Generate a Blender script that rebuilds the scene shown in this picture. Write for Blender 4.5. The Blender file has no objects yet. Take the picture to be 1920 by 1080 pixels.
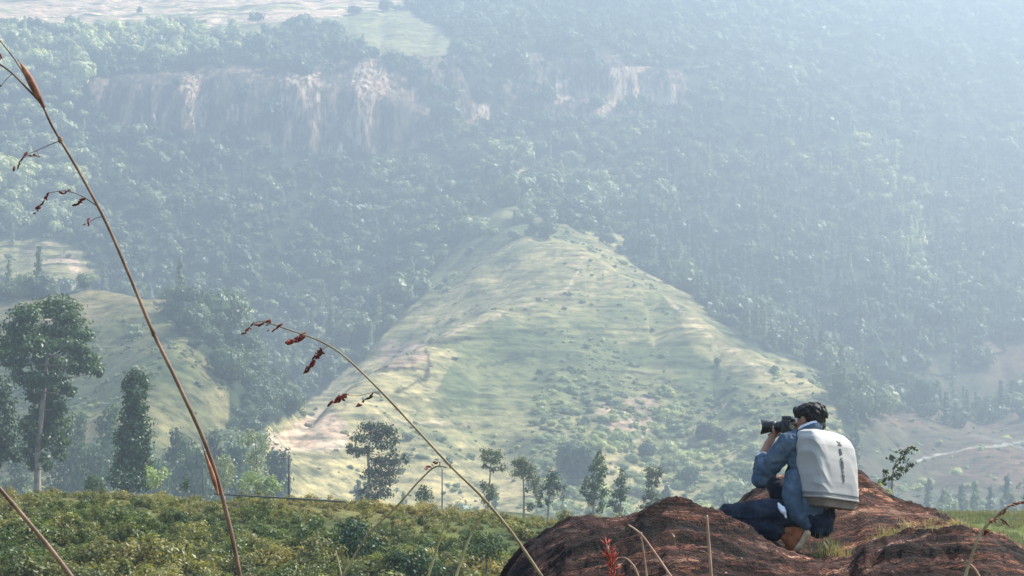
import bpy, bmesh, math, random
import numpy as np
from mathutils import Vector, Matrix

random.seed(7)
RNG = np.random.default_rng(11)
S = bpy.context.scene
COL = S.collection

# ------------------------------------------------------------------ camera, sky, sun, exposure
F = 4050.0                                   # focal length in pixels of a 1920 wide picture
PITCH = math.atan((800 - 540) / F)
cam_d = bpy.data.cameras.new('camera_lens')
cam_d.sensor_width = 36.0
cam_d.lens = 36.0 * F / 1920.0
cam_d.clip_start = 0.05
cam_d.clip_end = 9000.0
viewpoint = bpy.data.objects.new('viewpoint', cam_d)
COL.objects.link(viewpoint)
viewpoint.location = (0, 0, 0)
viewpoint.rotation_euler = (math.pi / 2 + PITCH, 0, 0)
S.camera = viewpoint

SUN_EL, SUN_AZ = math.radians(46), math.radians(66)      # azimuth from the view direction towards the right
world = bpy.data.worlds.new('World')
S.world = world
world.use_nodes = True
wn = world.node_tree.nodes
wl = world.node_tree.links
bg = wn['Background']
sky = wn.new('ShaderNodeTexSky')
sky.sky_type = 'NISHITA'
sky.sun_disc = False
sky.sun_elevation = SUN_EL
sky.sun_rotation = SUN_AZ
sky.air_density = 1.0
sky.dust_density = 1.0
wl.new(sky.outputs[0], bg.inputs[0])
bg.inputs[1].default_value = 0.13

sun_d = bpy.data.lights.new('sun', 'SUN')
sun_d.energy = 4.9
sun_d.angle = math.radians(0.5)
sun_d.color = (1.0, 0.94, 0.84)
sun = bpy.data.objects.new('sun', sun_d)
COL.objects.link(sun)
SUN_DIR = Vector((math.cos(SUN_EL) * math.sin(SUN_AZ), math.cos(SUN_EL) * math.cos(SUN_AZ), math.sin(SUN_EL)))
sun.rotation_euler = SUN_DIR.to_track_quat('Z', 'Y').to_euler()
sun.location = (60, -20, 80)

S.view_settings.view_transform = 'Standard'
S.view_settings.look = 'None'
S.view_settings.gamma = 1.0
S.view_settings.exposure = 1.33
S.render.engine = 'CYCLES'
S.cycles.use_denoising = True
S.cycles.max_bounces = 6
S.cycles.diffuse_bounces = 3
S.cycles.transmission_bounces = 4
S.cycles.volume_bounces = 0
S.cycles.transparent_max_bounces = 8

HAZE_DENSITY = 0.00080
HAZE_COLOR = (0.69, 0.86, 1.0)
HAZE_G = 0.46

# ------------------------------------------------------------------ projection helpers
CP, SP = math.cos(PITCH), math.sin(PITCH)

def at(px, py, Y):
    """world point that stands at distance Y on the line of sight through a pixel of the 1920x1080 photograph"""
    xc = (px - 960) / F
    yc = (540 - py) / F
    dy = CP - yc * SP
    dz = SP + yc * CP
    k = Y / dy
    return Vector((xc * k, Y, dz * k))

def proj(x, y, z):
    d = y * CP + z * SP
    yc = (-y * SP + z * CP) / d
    return 960 + F * x / d, 540 - F * yc

# ------------------------------------------------------------------ noise
def _hash(ix, iy, iz, seed):
    h = (ix.astype(np.int64) * 374761393 + iy.astype(np.int64) * 668265263 + iz.astype(np.int64) * 2147483647 + seed * 1274126177) & 0xFFFFFFFF
    h = ((h ^ (h >> 13)) * 1274126177) & 0xFFFFFFFF
    h = ((h ^ (h >> 16)) * 2246822519) & 0xFFFFFFFF
    return ((h ^ (h >> 15)) & 0xFFFFFF) / float(0xFFFFFF)

def noise2(x, y, seed=0):
    x = np.asarray(x, float); y = np.asarray(y, float)
    ix = np.floor(x); iy = np.floor(y)
    fx = x - ix; fy = y - iy
    fx = fx * fx * (3 - 2 * fx); fy = fy * fy * (3 - 2 * fy)
    z = np.zeros_like(ix)
    a = _hash(ix, iy, z, seed); b = _hash(ix + 1, iy, z, seed)
    c = _hash(ix, iy + 1, z, seed); d = _hash(ix + 1, iy + 1, z, seed)
    return (a * (1 - fx) + b * fx) * (1 - fy) + (c * (1 - fx) + d * fx) * fy

def fbm2(x, y, octv=4, seed=0, gain=0.5):
    s = 0; a = 1; t = 0
    for i in range(octv):
        s = s + a * (noise2(x * 2 ** i + 17.3 * i, y * 2 ** i - 9.1 * i, seed + i) - 0.5)
        t += a; a *= gain
    return s / t * 2

def noise3(p, seed=0):
    i = np.floor(p); f = p - i
    f = f * f * (3 - 2 * f)
    r = 0
    for dx in (0, 1):
        for dy in (0, 1):
            for dz in (0, 1):
                w = (f[:, 0] if dx else 1 - f[:, 0]) * (f[:, 1] if dy else 1 - f[:, 1]) * (f[:, 2] if dz else 1 - f[:, 2])
                r = r + w * _hash(i[:, 0] + dx, i[:, 1] + dy, i[:, 2] + dz, seed)
    return r * 2 - 1

def inside(px, py, poly):
    px = np.asarray(px); py = np.asarray(py)
    r = np.zeros(px.shape, bool)
    n = len(poly)
    for i in range(n):
        x0, y0 = poly[i]; x1, y1 = poly[(i + 1) % n]
        c = ((y0 > py) != (y1 > py))
        xi = (x1 - x0) * (py - y0) / ((y1 - y0) if y1 != y0 else 1e-9) + x0
        r ^= c & (px < xi)
    return r

# ------------------------------------------------------------------ object helpers
def tag(o, label=None, cat=None, group=None, kind=None):
    if label: o['label'] = label
    if cat: o['category'] = cat
    if group: o['group'] = group
    if kind: o['kind'] = kind
    return o

def empty(name, loc, label, cat, group=None):
    o = bpy.data.objects.new(name, None)
    COL.objects.link(o)
    o.location = loc
    o.empty_display_size = 0.2
    return tag(o, label, cat, group, 'thing')

def put(name, mesh, mat=None, parent=None):
    """links a mesh given in world coordinates; under a parent it is moved into the parent's frame"""
    o = bpy.data.objects.new(name, mesh)
    COL.objects.link(o)
    if mat is not None:
        mesh.materials.clear()
        mesh.materials.append(mat)
    if parent is not None:
        top = Vector((0, 0, 0)); q = parent
        while q is not None:
            top += q.location
            q = q.parent
        mesh.transform(Matrix.Translation(-top))
        o.parent = parent
    return o

def np_mesh(name, v, f, smooth=False, attrs=None):
    m = bpy.data.meshes.new(name)
    v = np.asarray(v, np.float32); f = np.asarray(f, np.int32)
    n = f.shape[1]
    m.vertices.add(len(v)); m.vertices.foreach_set('co', v.ravel())
    m.loops.add(f.size); m.loops.foreach_set('vertex_index', f.ravel())
    m.polygons.add(len(f))
    m.polygons.foreach_set('loop_start', np.arange(0, f.size, n, dtype=np.int32))
    m.polygons.foreach_set('loop_total', np.full(len(f), n, np.int32))
    if smooth:
        m.polygons.foreach_set('use_smooth', np.ones(len(f), bool))
    m.update(calc_edges=True)
    m.validate()
    for k, a in (attrs or {}).items():
        a = np.asarray(a, np.float32)
        if a.ndim == 1:
            at_ = m.attributes.new(k, 'FLOAT', 'POINT'); at_.data.foreach_set('value', a)
        else:
            at_ = m.attributes.new(k, 'FLOAT_COLOR', 'POINT')
            at_.data.foreach_set('color', np.concatenate([a, np.ones((len(a), 1), np.float32)], 1).ravel())
    return m

class Geo:
    """collects faces of one mesh"""
    def __init__(self):
        self.v = []; self.f = []; self.t = []
        self.n = 0
    def add(self, v, f, tint=None):
        v = np.asarray(v, float)
        self.v.append(v)
        for q in f: self.f.append(tuple(int(i) + self.n for i in q))
        self.t.append(np.full(len(v), 0.5 if tint is None else tint))
        self.n += len(v)
    def tube(self, pts, rad, seg=6, tint=None, caps=True):
        pts = [Vector(p) for p in pts]
        n = len(pts)
        if not hasattr(rad, '__len__'): rad = [rad] * n
        vs = []; fs = []
        ref = None
        for i, p in enumerate(pts):
            t = (pts[min(i + 1, n - 1)] - pts[max(i - 1, 0)])
            if t.length < 1e-9: t = Vector((0, 0, 1))
            t.normalize()
            if ref is None:
                ref = t.orthogonal().normalized()
            a = (ref - t * ref.dot(t))
            if a.length < 1e-6: a = t.orthogonal()
            a.normalize(); b = t.cross(a); ref = a
            for k in range(seg):
                w = 2 * math.pi * k / seg
                vs.append(p + (a * math.cos(w) + b * math.sin(w)) * rad[i])
        for i in range(n - 1):
            for k in range(seg):
                k2 = (k + 1) % seg
                fs.append((i * seg + k, i * seg + k2, (i + 1) * seg + k2, (i + 1) * seg + k))
        if caps:
            fs.append(tuple(range(seg))[::-1]); fs.append(tuple((n - 1) * seg + k for k in range(seg)))
        self.add([tuple(v) for v in vs], fs, tint)
    def ellipsoid(self, c, axes, seg=8, rings=5, tint=None):
        """axes: three vectors, already scaled"""
        c = Vector(c); ax = [Vector(a) for a in axes]
        vs = [c + ax[2]]
        for i in range(1, rings):
            th = math.pi * i / rings
            for k in range(seg):
                w = 2 * math.pi * k / seg
                vs.append(c + ax[0] * math.sin(th) * math.cos(w) + ax[1] * math.sin(th) * math.sin(w) + ax[2] * math.cos(th))
        vs.append(c - ax[2])
        fs = []
        for k in range(seg): fs.append((0, 1 + k, 1 + (k + 1) % seg))
        for i in range(rings - 2):
            for k in range(seg):
                a = 1 + i * seg + k; b = 1 + i * seg + (k + 1) % seg
                fs.append((a, a + seg, b + seg, b))
        last = len(vs) - 1
        for k in range(seg): fs.append((last, 1 + (rings - 2) * seg + (k + 1) % seg, 1 + (rings - 2) * seg + k))
        self.add([tuple(v) for v in vs], fs, tint)
    def box(self, c, ax, ay, az):
        """half axes"""
        c = Vector(c); ax = Vector(ax); ay = Vector(ay); az = Vector(az)
        vs = [tuple(c + ax * i + ay * j + az * k) for k in (-1, 1) for j in (-1, 1) for i in (-1, 1)]
        self.add(vs, [(0, 2, 3, 1), (4, 5, 7, 6), (0, 1, 5, 4), (2, 6, 7, 3), (0, 4, 6, 2), (1, 3, 7, 5)])
    def mesh(self, name, smooth=True):
        m = bpy.data.meshes.new(name)
        v = np.concatenate(self.v)
        m.from_pydata(v.tolist(), [], self.f)
        if smooth: m.polygons.foreach_set('use_smooth', np.ones(len(m.polygons), bool))
        a = m.attributes.new('tint', 'FLOAT', 'POINT'); a.data.foreach_set('value', np.concatenate(self.t).astype(np.float32))
        m.update()
        return m

# ------------------------------------------------------------------ materials
def new_mat(name, rough=0.8, spec=0.3):
    m = bpy.data.materials.new(name)
    m.use_nodes = True
    b = m.node_tree.nodes['Principled BSDF']
    b.inputs['Roughness'].default_value = rough
    b.inputs['Specular IOR Level'].default_value = spec
    return m, m.node_tree.nodes, m.node_tree.links, b

def noise_node(nd, lk, scale, detail=5, coords=None, vec_scale=None, rough=0.55):
    t = nd.new('ShaderNodeTexNoise')
    t.inputs['Scale'].default_value = scale
    t.inputs['Detail'].default_value = detail
    t.inputs['Roughness'].default_value = rough
    if coords is not None:
        if vec_scale is not None:
            mp = nd.new('ShaderNodeMapping')
            mp.inputs['Scale'].default_value = vec_scale
            lk.new(coords, mp.inputs['Vector']); lk.new(mp.outputs[0], t.inputs['Vector'])
        else:
            lk.new(coords, t.inputs['Vector'])
    return t

def ramp(nd, lk, src, stops):
    r = nd.new('ShaderNodeValToRGB')
    e = r.color_ramp.elements
    while len(e) < len(stops): e.new(0.5)
    for i, (p, c) in enumerate(stops):
        e[i].position = p; e[i].color = (*c, 1) if len(c) == 3 else c
    lk.new(src, r.inputs[0])
    return r

def mixc(nd, lk, fac, a, b, mode='MIX'):
    m = nd.new('ShaderNodeMix'); m.data_type = 'RGBA'; m.blend_type = mode
    for s, v in ((m.inputs[0], fac), (m.inputs[6], a), (m.inputs[7], b)):
        if hasattr(v, 'is_output') or isinstance(v, bpy.types.NodeSocket): lk.new(v, s)
        else: s.default_value = v if not isinstance(v, tuple) else ((*v, 1) if len(v) == 3 else v)
    return m.outputs[2]

def bump(nd, lk, b, src, strength=0.4, dist=0.02):
    n = nd.new('ShaderNodeBump')
    n.inputs['Strength'].default_value = strength
    n.inputs['Distance'].default_value = dist
    lk.new(src, n.inputs['Height']); lk.new(n.outputs[0], b.inputs['Normal'])
    return n

def simple_mat(name, c1, c2, scale=20, rough=0.8, bump_s=0.0, spec=0.3, dist=0.004):
    m, nd, lk, b = new_mat(name, rough, spec)
    tc = nd.new('ShaderNodeTexCoord')
    t = noise_node(nd, lk, scale, 5, tc.outputs['Object'])
    r = ramp(nd, lk, t.outputs[0], [(0.35, c1), (0.65, c2)])
    lk.new(r.outputs[0], b.inputs['Base Color'])
    if bump_s: bump(nd, lk, b, t.outputs[0], bump_s, dist)
    return m

def leaf_mat(name, dark, light, transl=0.35, instancer=False, light2=None):
    """leaves: colour runs between two greens with each leaf's own tint and each plant's own random value"""
    m = bpy.data.materials.new(name); m.use_nodes = True
    nd = m.node_tree.nodes; lk = m.node_tree.links
    nd.remove(nd['Principled BSDF'])
    out = nd['Material Output']
    a = nd.new('ShaderNodeAttribute'); a.attribute_name = 'tint'
    r = ramp(nd, lk, a.outputs['Fac'], [(0.0, dark), (1.0, light)])
    col = r.outputs[0]
    oi = nd.new('ShaderNodeObjectInfo')
    if instancer:
        ia = nd.new('ShaderNodeAttribute'); ia.attribute_name = 'hue'; ia.attribute_type = 'INSTANCER'
        col = mixc(nd, lk, ia.outputs['Fac'], col, light2, 'MIX')
    r2 = ramp(nd, lk, oi.outputs['Random'], [(0.0, (0.62, 0.66, 0.62)), (0.5, (1, 1, 1)), (1.0, (1.3, 1.22, 0.95))])
    col = mixc(nd, lk, 1.0, col, r2.outputs[0], 'MULTIPLY')
    d = nd.new('ShaderNodeBsdfDiffuse'); t = nd.new('ShaderNodeBsdfTranslucent')
    tcol = mixc(nd, lk, 1.0, col, (1.25, 1.3, 0.6), 'MULTIPLY')
    lk.new(col, d.inputs[0]); lk.new(tcol, t.inputs[0])
    g = nd.new('ShaderNodeBsdfGlossy'); g.inputs['Roughness'].default_value = 0.45
    g.inputs[0].default_value = (0.8, 0.85, 0.9, 1)
    mx = nd.new('ShaderNodeMixShader'); mx.inputs[0].default_value = transl
    lk.new(d.outputs[0], mx.inputs[1]); lk.new(t.outputs[0], mx.inputs[2])
    mg = nd.new('ShaderNodeMixShader'); mg.inputs[0].default_value = 0.035
    lk.new(mx.outputs[0], mg.inputs[1]); lk.new(g.outputs[0], mg.inputs[2])
    lk.new(mg.outputs[0], out.inputs[0])
    return m

# ------------------------------------------------------------------ terrain height
# profile of the land along lines of sight: px -> list of (distance, py) ; a third value of True means py is a height in metres
COLS = {
    -900: [(480, -38, 1), (650, 850), (800, 700), (900, 570), (980, 480), (1080, 330), (1160, 210), (1185, 140), (1290, 62), (1500, 0), (1700, -60), (2000, -90), (2700, -70)],
    0:    [(480, -40, 1), (660, 850), (800, 700), (900, 560), (980, 470), (1080, 330), (1150, 215), (1175, 145), (1290, 62), (1500, 0), (1700, -60), (2000, -90), (2700, -70)],
    300:  [(480, -40, 1), (700, 850), (850, 700), (960, 540), (1090, 330), (1140, 235), (1158, 132), (1290, 62), (1500, 0), (1700, -60), (2000, -90), (2700, -70)],
    600:  [(480, -40, 1), (730, 850), (870, 690), (980, 560), (1110, 370), (1150, 292), (1172, 128), (1270, 66), (1360, 35), (1500, -5), (1700, -60), (2000, -90), (2700, -70)],
    900:  [(480, -40, 1), (730, 850), (850, 700), (960, 560), (1060, 440), (1140, 310), (1200, 228), (1222, 135), (1330, 60), (1450, 0), (1650, -70), (2000, -110), (2700, -80)],
    1200: [(480, -40, 1), (740, 850), (880, 700), (1000, 540), (1100, 400), (1200, 255), (1235, 212), (1252, 118), (1400, 0), (1600, -100), (2000, -150), (2700, -90)],
    1500: [(500, -42, 1), (760, 860), (900, 720), (1050, 520), (1200, 320), (1350, 150), (1500, 0), (1700, -130), (2000, -170), (2700, -90)],
    1800: [(480, -36, 1), (640, 900), (800, 835), (930, 730), (1100, 520), (1300, 280), (1500, 80), (1620, -10), (1800, -130), (2000, -160), (2700, -90)],
    2800: [(480, -36, 1), (620, 900), (780, 820), (910, 700), (1080, 500), (1280, 260), (1480, 60), (1600, -20), (1800, -130), (2000, -160), (2700, -90)],
}
CREST_PX = [-900, 0, 200, 400, 550, 700, 850, 950, 1060, 1250, 1500, 1700, 1770, 1920, 2800]
CREST_PY = [932, 932, 930, 938, 948, 955, 968, 978, 988, 992, 985, 968, 962, 962, 965]
MID_PX = [-900, 0, 700, 900, 1200, 1600, 2800]
MID_PY = [938, 936, 946, 955, 985, 1000, 1000]
YG = np.arange(0, 2701, 1.0)
PXG = np.arange(-900, 2801, 20.0)
UG = (PXG - 960) / F

def _table():
    cols = sorted(COLS)
    T = np.zeros((len(cols), len(YG)))
    for i, px in enumerate(cols):
        ys = []; zs = []
        for e in COLS[px]:
            ys.append(e[0]); zs.append(e[1] if len(e) == 3 else at(px, e[1], e[0]).z)
        T[i] = np.interp(YG, ys, zs)
    D = np.stack([np.interp(PXG, cols, T[:, j]) for j in range(len(YG))], 1)
    # near part
    for i, px in enumerate(PXG):
        zc = at(px, np.interp(px, CREST_PX, CREST_PY), 76).z
        zm = at(px, np.interp(px, MID_PX, MID_PY), 230).z
        left = 1 - np.clip((px - 1000) / 500, 0, 1)
        ny = [0, 13, 20, 40, 55, 63, 76, 84, 120, 200, 250, 320, 400, 480]
        nz = [-1.1, -1.5, -1.9, -4.6, -5.4 + 0.8 * (1 - left), zc - 1.9 + .7 * (1 - left), zc, zc - 0.5, zc - 3.0, zm + 0.3, zm - 0.6, zm - 10, -30, -40]
        k = YG < 480
        D[i, k] = np.interp(YG[k], ny, nz)
    # smoothing: light along the distance, stronger across
    kx = np.exp(-0.5 * (np.arange(-6, 7) / 2.6) ** 2); kx /= kx.sum()
    P = np.pad(D, ((6, 6), (0, 0)), 'edge')
    D = sum(kx[k] * P[k:k + D.shape[0]] for k in range(13))
    ky = np.exp(-0.5 * (np.arange(-9, 10) / 3.0) ** 2); ky /= ky.sum()
    P = np.pad(D, ((0, 0), (9, 9)), 'edge')
    D2 = sum(ky[k] * P[:, k:k + D.shape[1]] for k in range(19))
    return D2
TAB = _table()

def _ridge(x, y, pts, kl, kr, soft):
    """height of a ridge that follows a 3-D line and falls off to both sides"""
    best = np.full(x.shape, -1e9)
    P = [at(*p) for p in pts]
    for a, b in zip(P[:-1], P[1:]):
        dx, dy = b.x - a.x, b.y - a.y
        L2 = dx * dx + dy * dy
        t = np.clip(((x - a.x) * dx + (y - a.y) * dy) / L2, 0, 1)
        qx = x - (a.x + t * dx); qy = y - (a.y + t * dy)
        d = np.sqrt(qx ** 2 + qy ** 2)
        k = np.where(qx < 0, kl, kr)
        z = a.z + t * (b.z - a.z) - k * (np.sqrt(d * d + soft * soft) - soft)
        best = np.maximum(best, z)
    return best

SPUR = [(915, 285, 1150), (965, 372, 1040), (1035, 440, 930), (1050, 520, 860), (1040, 650, 760), (1025, 800, 660), (1010, 950, 570), (1005, 1050, 500)]
LHILL = [(-420, 560, 760), (-100, 558, 720), (150, 553, 680), (300, 552, 650), (330, 620, 610), (300, 720, 550), (240, 850, 480), (200, 960, 430)]
FOOT_L = [(1045, 530, 850), (900, 590, 780), (770, 660, 710), (650, 750, 640), (560, 850, 585), (500, 960, 530)]
FOOT_R = [(1050, 440, 930), (1200, 520, 860), (1330, 610, 800), (1440, 680, 755), (1525, 720, 720), (1555, 800, 665), (1500, 920, 590)]

def smax(a, b, k):
    h = np.clip(0.5 + 0.5 * (a - b) / k, 0, 1)
    return b * (1 - h) + a * h + k * h * (1 - h)

def H(x, y, detail=True):
    x = np.asarray(x, float); y = np.asarray(y, float)
    u = x / np.maximum(y, 42)
    iu = np.clip((u - UG[0]) / (UG[1] - UG[0]), 0, len(UG) - 1.001)
    iy = np.clip(y, 0, 2699.0)
    i0 = iu.astype(int); j0 = iy.astype(int)
    fu = iu - i0; fy = iy - j0
    z = (TAB[i0, j0] * (1 - fu) + TAB[i0 + 1, j0] * fu) * (1 - fy) + (TAB[i0, j0 + 1] * (1 - fu) + TAB[i0 + 1, j0 + 1] * fu) * fy
    far = np.clip((y - 380) / 80, 0, 1)
    zz = smax(_ridge(x, y, SPUR, 0.62, 0.52, 16), z, 10)
    zz = smax(_ridge(x, y, FOOT_L, 0.95, 0.45, 8), zz, 8)
    zz = smax(_ridge(x, y, FOOT_R, 0.42, 0.95, 8), zz, 8)
    zz = smax(_ridge(x, y, LHILL, 0.5, 1.0, 10), zz, 6)
    z = np.where(far > 0, z * (1 - far) + zz * far, z)
    if detail:
        w = np.clip((y - 300) / 300, 0, 1)
        z = z + w * (9.0 * fbm2(x / 95, y / 130, 4, 3) + 1.5 * fbm2(x / 16, y / 16, 3, 9))
        # gullies that run down the slopes
        z = z - w * 3.0 * (1 - np.abs(fbm2(x / 42, y / 210, 3, 21))) ** 4
        z = z + np.clip(1 - np.abs(y - 70) / 60, 0, 1) * 0.28 * fbm2(x / 4.0, y / 4.0, 3, 31)
        z = z + np.clip((y - 60) / 60, 0, 1) * (1 - w) * 0.5 * fbm2(x / 14.0, y / 14.0, 3, 33)
    return z

def hz(x, y):
    return float(H(np.array([x]), np.array([y]))[0])

# ------------------------------------------------------------------ land cover, as outlines of fields, woods and cliffs on the hills
SPUR_POLY = [(880, 300), (960, 300), (1010, 370), (1060, 415), (1150, 440), (1210, 500), (1300, 560), (1400, 650), (1530, 695), (1575, 760), (1540, 1000), (470, 1000), (500, 815), (590, 745), (650, 690), (740, 600), (830, 510), (872, 430), (868, 350)]
LHILL_POLY = [(-900, 565), (0, 562), (150, 552), (290, 545), (335, 610), (400, 685), (440, 745), (420, 820), (400, 1000), (-900, 1000)]
FIELD_POLY = [(-900, 48), (0, 50), (150, 56), (300, 52), (380, 55), (470, 45), (640, 30), (750, 14), (835, -2), (900, -60), (900, -400), (-900, -400)]
GREENTOP_POLY = [(380, 62), (470, 46), (640, 32), (760, 16), (840, 60), (830, 110), (720, 112), (640, 62), (560, 45), (440, 75)]
TERR_POLY = [(-900, 440), (0, 445), (120, 452), (215, 500), (190, 535), (60, 545), (-900, 550)]
BROWN_POLY = [(1640, 690), (1760, 670), (1840, 640), (2800, 600), (2800, 1000), (1610, 1000), (1600, 880)]
CLIFF_L = [(150, 150), (330, 132), (480, 120), (600, 112), (720, 110), (860, 105), (900, 240), (840, 262), (700, 292), (560, 285), (400, 250), (200, 240)]
CLIFF_R = [(930, 150), (1000, 100), (1120, 100), (1230, 95), (1290, 140), (1290, 200), (1200, 205), (1110, 228), (960, 240)]
BARE = [[(340, 138), (388, 140), (396, 175), (388, 235), (362, 232), (350, 190), (334, 170)],
        [(515, 138), (545, 135), (565, 150), (600, 132), (602, 185), (560, 215), (545, 265), (530, 265), (535, 210), (518, 180)],
        [(655, 120), (720, 118), (735, 165), (700, 200), (690, 290), (668, 280), (640, 235), (668, 190)],
        [(1145, 128), (1218, 118), (1216, 178), (1170, 182), (1118, 224), (1100, 222), (1150, 175)],
        [(880, 195), (915, 192), (918, 225), (885, 228)], [(968, 135), (985, 132), (980, 160), (964, 160)],
        [(1040, 150), (1068, 148), (1064, 190), (1035, 198)], [(1236, 170), (1260, 150), (1278, 155), (1270, 190), (1240, 195)],
        [(420, 200), (450, 190), (452, 225), (425, 228)], [(610, 280), (640, 255), (650, 300), (620, 305)]]

def soft_in(px, py, poly, jx, jy):
    return inside(px + jx, py + jy, poly)

def cover(x, y, z):
    px, py = proj(x, y, z)
    jx = 26 * fbm2(x / 30, y / 30, 3, 41); jy = 16 * fbm2(x / 30, y / 30, 3, 47)
    d = {}
    d['spur'] = soft_in(px, py, SPUR_POLY, jx, jy) & (y < 1170) & (y > 380)
    d['lhill'] = soft_in(px, py, LHILL_POLY, jx, jy) & (y < 760) & (y > 380)
    d['field'] = soft_in(px, py, FIELD_POLY, jx * .5, jy * .5) & (y > 1230)
    d['greentop'] = soft_in(px, py, GREENTOP_POLY, jx * 1.3, jy * 1.3) & (y > 1230)
    d['terr'] = soft_in(px, py, TERR_POLY, jx, jy) & (y > 860) & (y < 1060)
    d['brown'] = soft_in(px, py, BROWN_POLY, jx, jy) & (y < 1000) & (y > 480)
    d['cliff'] = (soft_in(px, py, CLIFF_L, jx * .4, jy * .4) | soft_in(px, py, CLIFF_R, jx * .4, jy * .4)) & (y > 1120) & (y < 1270)
    b = np.zeros(px.shape, bool)
    for p in BARE: b |= inside(px + jx * .35, py + jy * .4, p)
    d['bare'] = b & (y > 1110) & (y < 1275)
    d['px'] = px; d['py'] = py
    return d

def cover_colour(x, y, z):
    d = cover(x, y, z)
    n1 = fbm2(x / 22, y / 22, 4, 51); n2 = fbm2(x / 60, y / 60, 3, 57); n3 = fbm2(x / 7, y / 7, 3, 61)
    def lerp(a, b, t):
        t = np.clip(t, 0, 1)[:, None]
        return np.array(a) * (1 - t) + np.array(b) * t
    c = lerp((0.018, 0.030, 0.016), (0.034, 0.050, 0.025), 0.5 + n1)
    g_green = lerp((0.080, 0.106, 0.048), (0.165, 0.175, 0.080), 0.5 + n1)
    g_dry = lerp((0.29, 0.255, 0.125), (0.40, 0.335, 0.18), 0.5 + n3)
    soil = lerp((0.46, 0.32, 0.23), (0.60, 0.46, 0.34), 0.5 + n3)
    px, py = d['px'], d['py']
    dry = 0.30 + 0.9 * n2 + 0.6 * n1
    # the drier ground: left foot of the spur, its right crest and the middle rib
    dry = dry + 0.75 * inside(px, py, [(500, 815), (650, 690), (780, 645), (860, 660), (800, 760), (640, 850), (520, 860)])
    dry = dry + 0.55 * inside(px + 20 * n1, py + 20 * n1, [(1290, 590), (1390, 650), (1530, 700), (1520, 760), (1380, 700), (1290, 650)])
    dry = dry + 0.40 * inside(px + 30 * n1, py + 20 * n1, [(840, 560), (1000, 480), (1150, 470), (1160, 540), (980, 580), (740, 660)])
    dry = dry + 0.35 * inside(px + 30 * n1, py + 20 * n1, [(560, 800), (1000, 850), (1200, 820), (1420, 860), (1420, 960), (560, 960)])
    dry = dry - 0.55 * inside(px + 30 * n1, py + 20 * n1, [(830, 640), (1130, 600), (1180, 700), (1100, 780), (830, 760)])
    sp = g_green * (1 - np.clip(dry, 0, 1)[:, None]) + g_dry * np.clip(dry, 0, 1)[:, None]
    tan = inside(px + 10 * n3, py + 8 * n3, [(495, 820), (600, 765), (650, 790), (650, 850), (600, 852), (510, 845)])
    sp[tan] = soil[tan]
    rose = inside(px + 20 * n3, py + 12 * n3, [(700, 650), (790, 640), (800, 680), (720, 690)]) | inside(px + 20 * n3, py + 12 * n3, [(1120, 755), (1230, 745), (1250, 800), (1130, 815)])
    sp[rose] = soil[rose] * 0.62
    # hedgerows and worn footpaths across the spur
    def near_line(line, wd):
        r = np.zeros(px.shape, bool)
        for (x0, y0), (x1, y1) in zip(line[:-1], line[1:]):
            L2 = (x1 - x0) ** 2 + (y1 - y0) ** 2
            qx = px + 7 * n1; qy = py + 5 * n1
            t = np.clip(((qx - x0) * (x1 - x0) + (qy - y0) * (y1 - y0)) / L2, 0, 1)
            r |= np.hypot(qx - x0 - t * (x1 - x0), qy - y0 - t * (y1 - y0)) < wd
        return r
    for ln in ([(800, 646), (890, 634)], [(742, 736), (800, 706), (803, 655)], [(655, 700), (770, 690), (800, 694)], [(735, 612), (800, 566)], [(900, 690), (1000, 664)], [(1120, 690), (1230, 705), (1300, 740)]):
        k = near_line(ln, 3.2); sp[k] = sp[k] * 0.28
    for ln in ([(770, 655), (850, 625), (960, 580), (1060, 545)], [(1060, 545), (1100, 480)], [(1250, 560), (1330, 630), (1420, 690), (1500, 715)], [(640, 820), (760, 790), (900, 800)], [(1130, 920), (1160, 850), (1240, 790), (1360, 760)]):
        k = near_line(ln, 2.6); sp[k] = sp[k] * 0.4 + soil[k] * 0.6
    c[d['spur']] = sp[d['spur']]
    br = lerp((0.135, 0.088, 0.066), (0.075, 0.078, 0.050), 0.4 + 1.6 * n2)
    k = near_line([(1722, 866), (1765, 852), (1800, 846), (1830, 838), (1870, 836), (1925, 826), (2100, 800)], 2.4)
    br[k] = (0.36, 0.33, 0.30)
    k = near_line([(1745, 922), (1800, 928), (1860, 936), (1960, 944)], 2.2) | near_line([(1820, 815), (1880, 828), (1960, 850)], 2.0)
    br[k] = br[k] * 0.5 + 0.12
    c[d['brown']] = br[d['brown']]
    lq = np.clip(0.18 + n2 + n1 * .5 + 0.4 * (py < 640), 0, 1)[:, None]
    lh = g_green * (1 - lq) + g_dry * 0.8 * lq
    c[d['lhill']] = lh[d['lhill']] * 0.74
    te = g_green * 0.5 + g_dry * 0.5
    te[n1 > 0.22] = soil[n1 > 0.22] * 0.8
    c[d['terr']] = te[d['terr']]
    fi = soil * 1.0
    gs = (fbm2(x / 60, z / 5.0, 3, 71) > 0.18)
    fi[gs] = (g_green * 0.9 + g_dry * 0.5)[gs]
    c[d['field']] = fi[d['field']]
    gt = g_green * 0.75 + g_dry * 0.35
    c[d['greentop']] = gt[d['greentop']]
    cl = lerp((0.045, 0.042, 0.034), (0.12, 0.095, 0.07), 0.5 + n1)
    c[d['cliff']] = cl[d['cliff']]
    c[d['bare']] = cl[d['bare']]
    near = y < 380
    ng = lerp((0.055, 0.075, 0.025), (0.12, 0.11, 0.045), 0.5 + n3)
    c[near] = ng[near]
    mead = near & (px > 1500)
    c[mead] = lerp((0.10, 0.125, 0.03), (0.16, 0.155, 0.05), 0.5 + n3)[mead]
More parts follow.
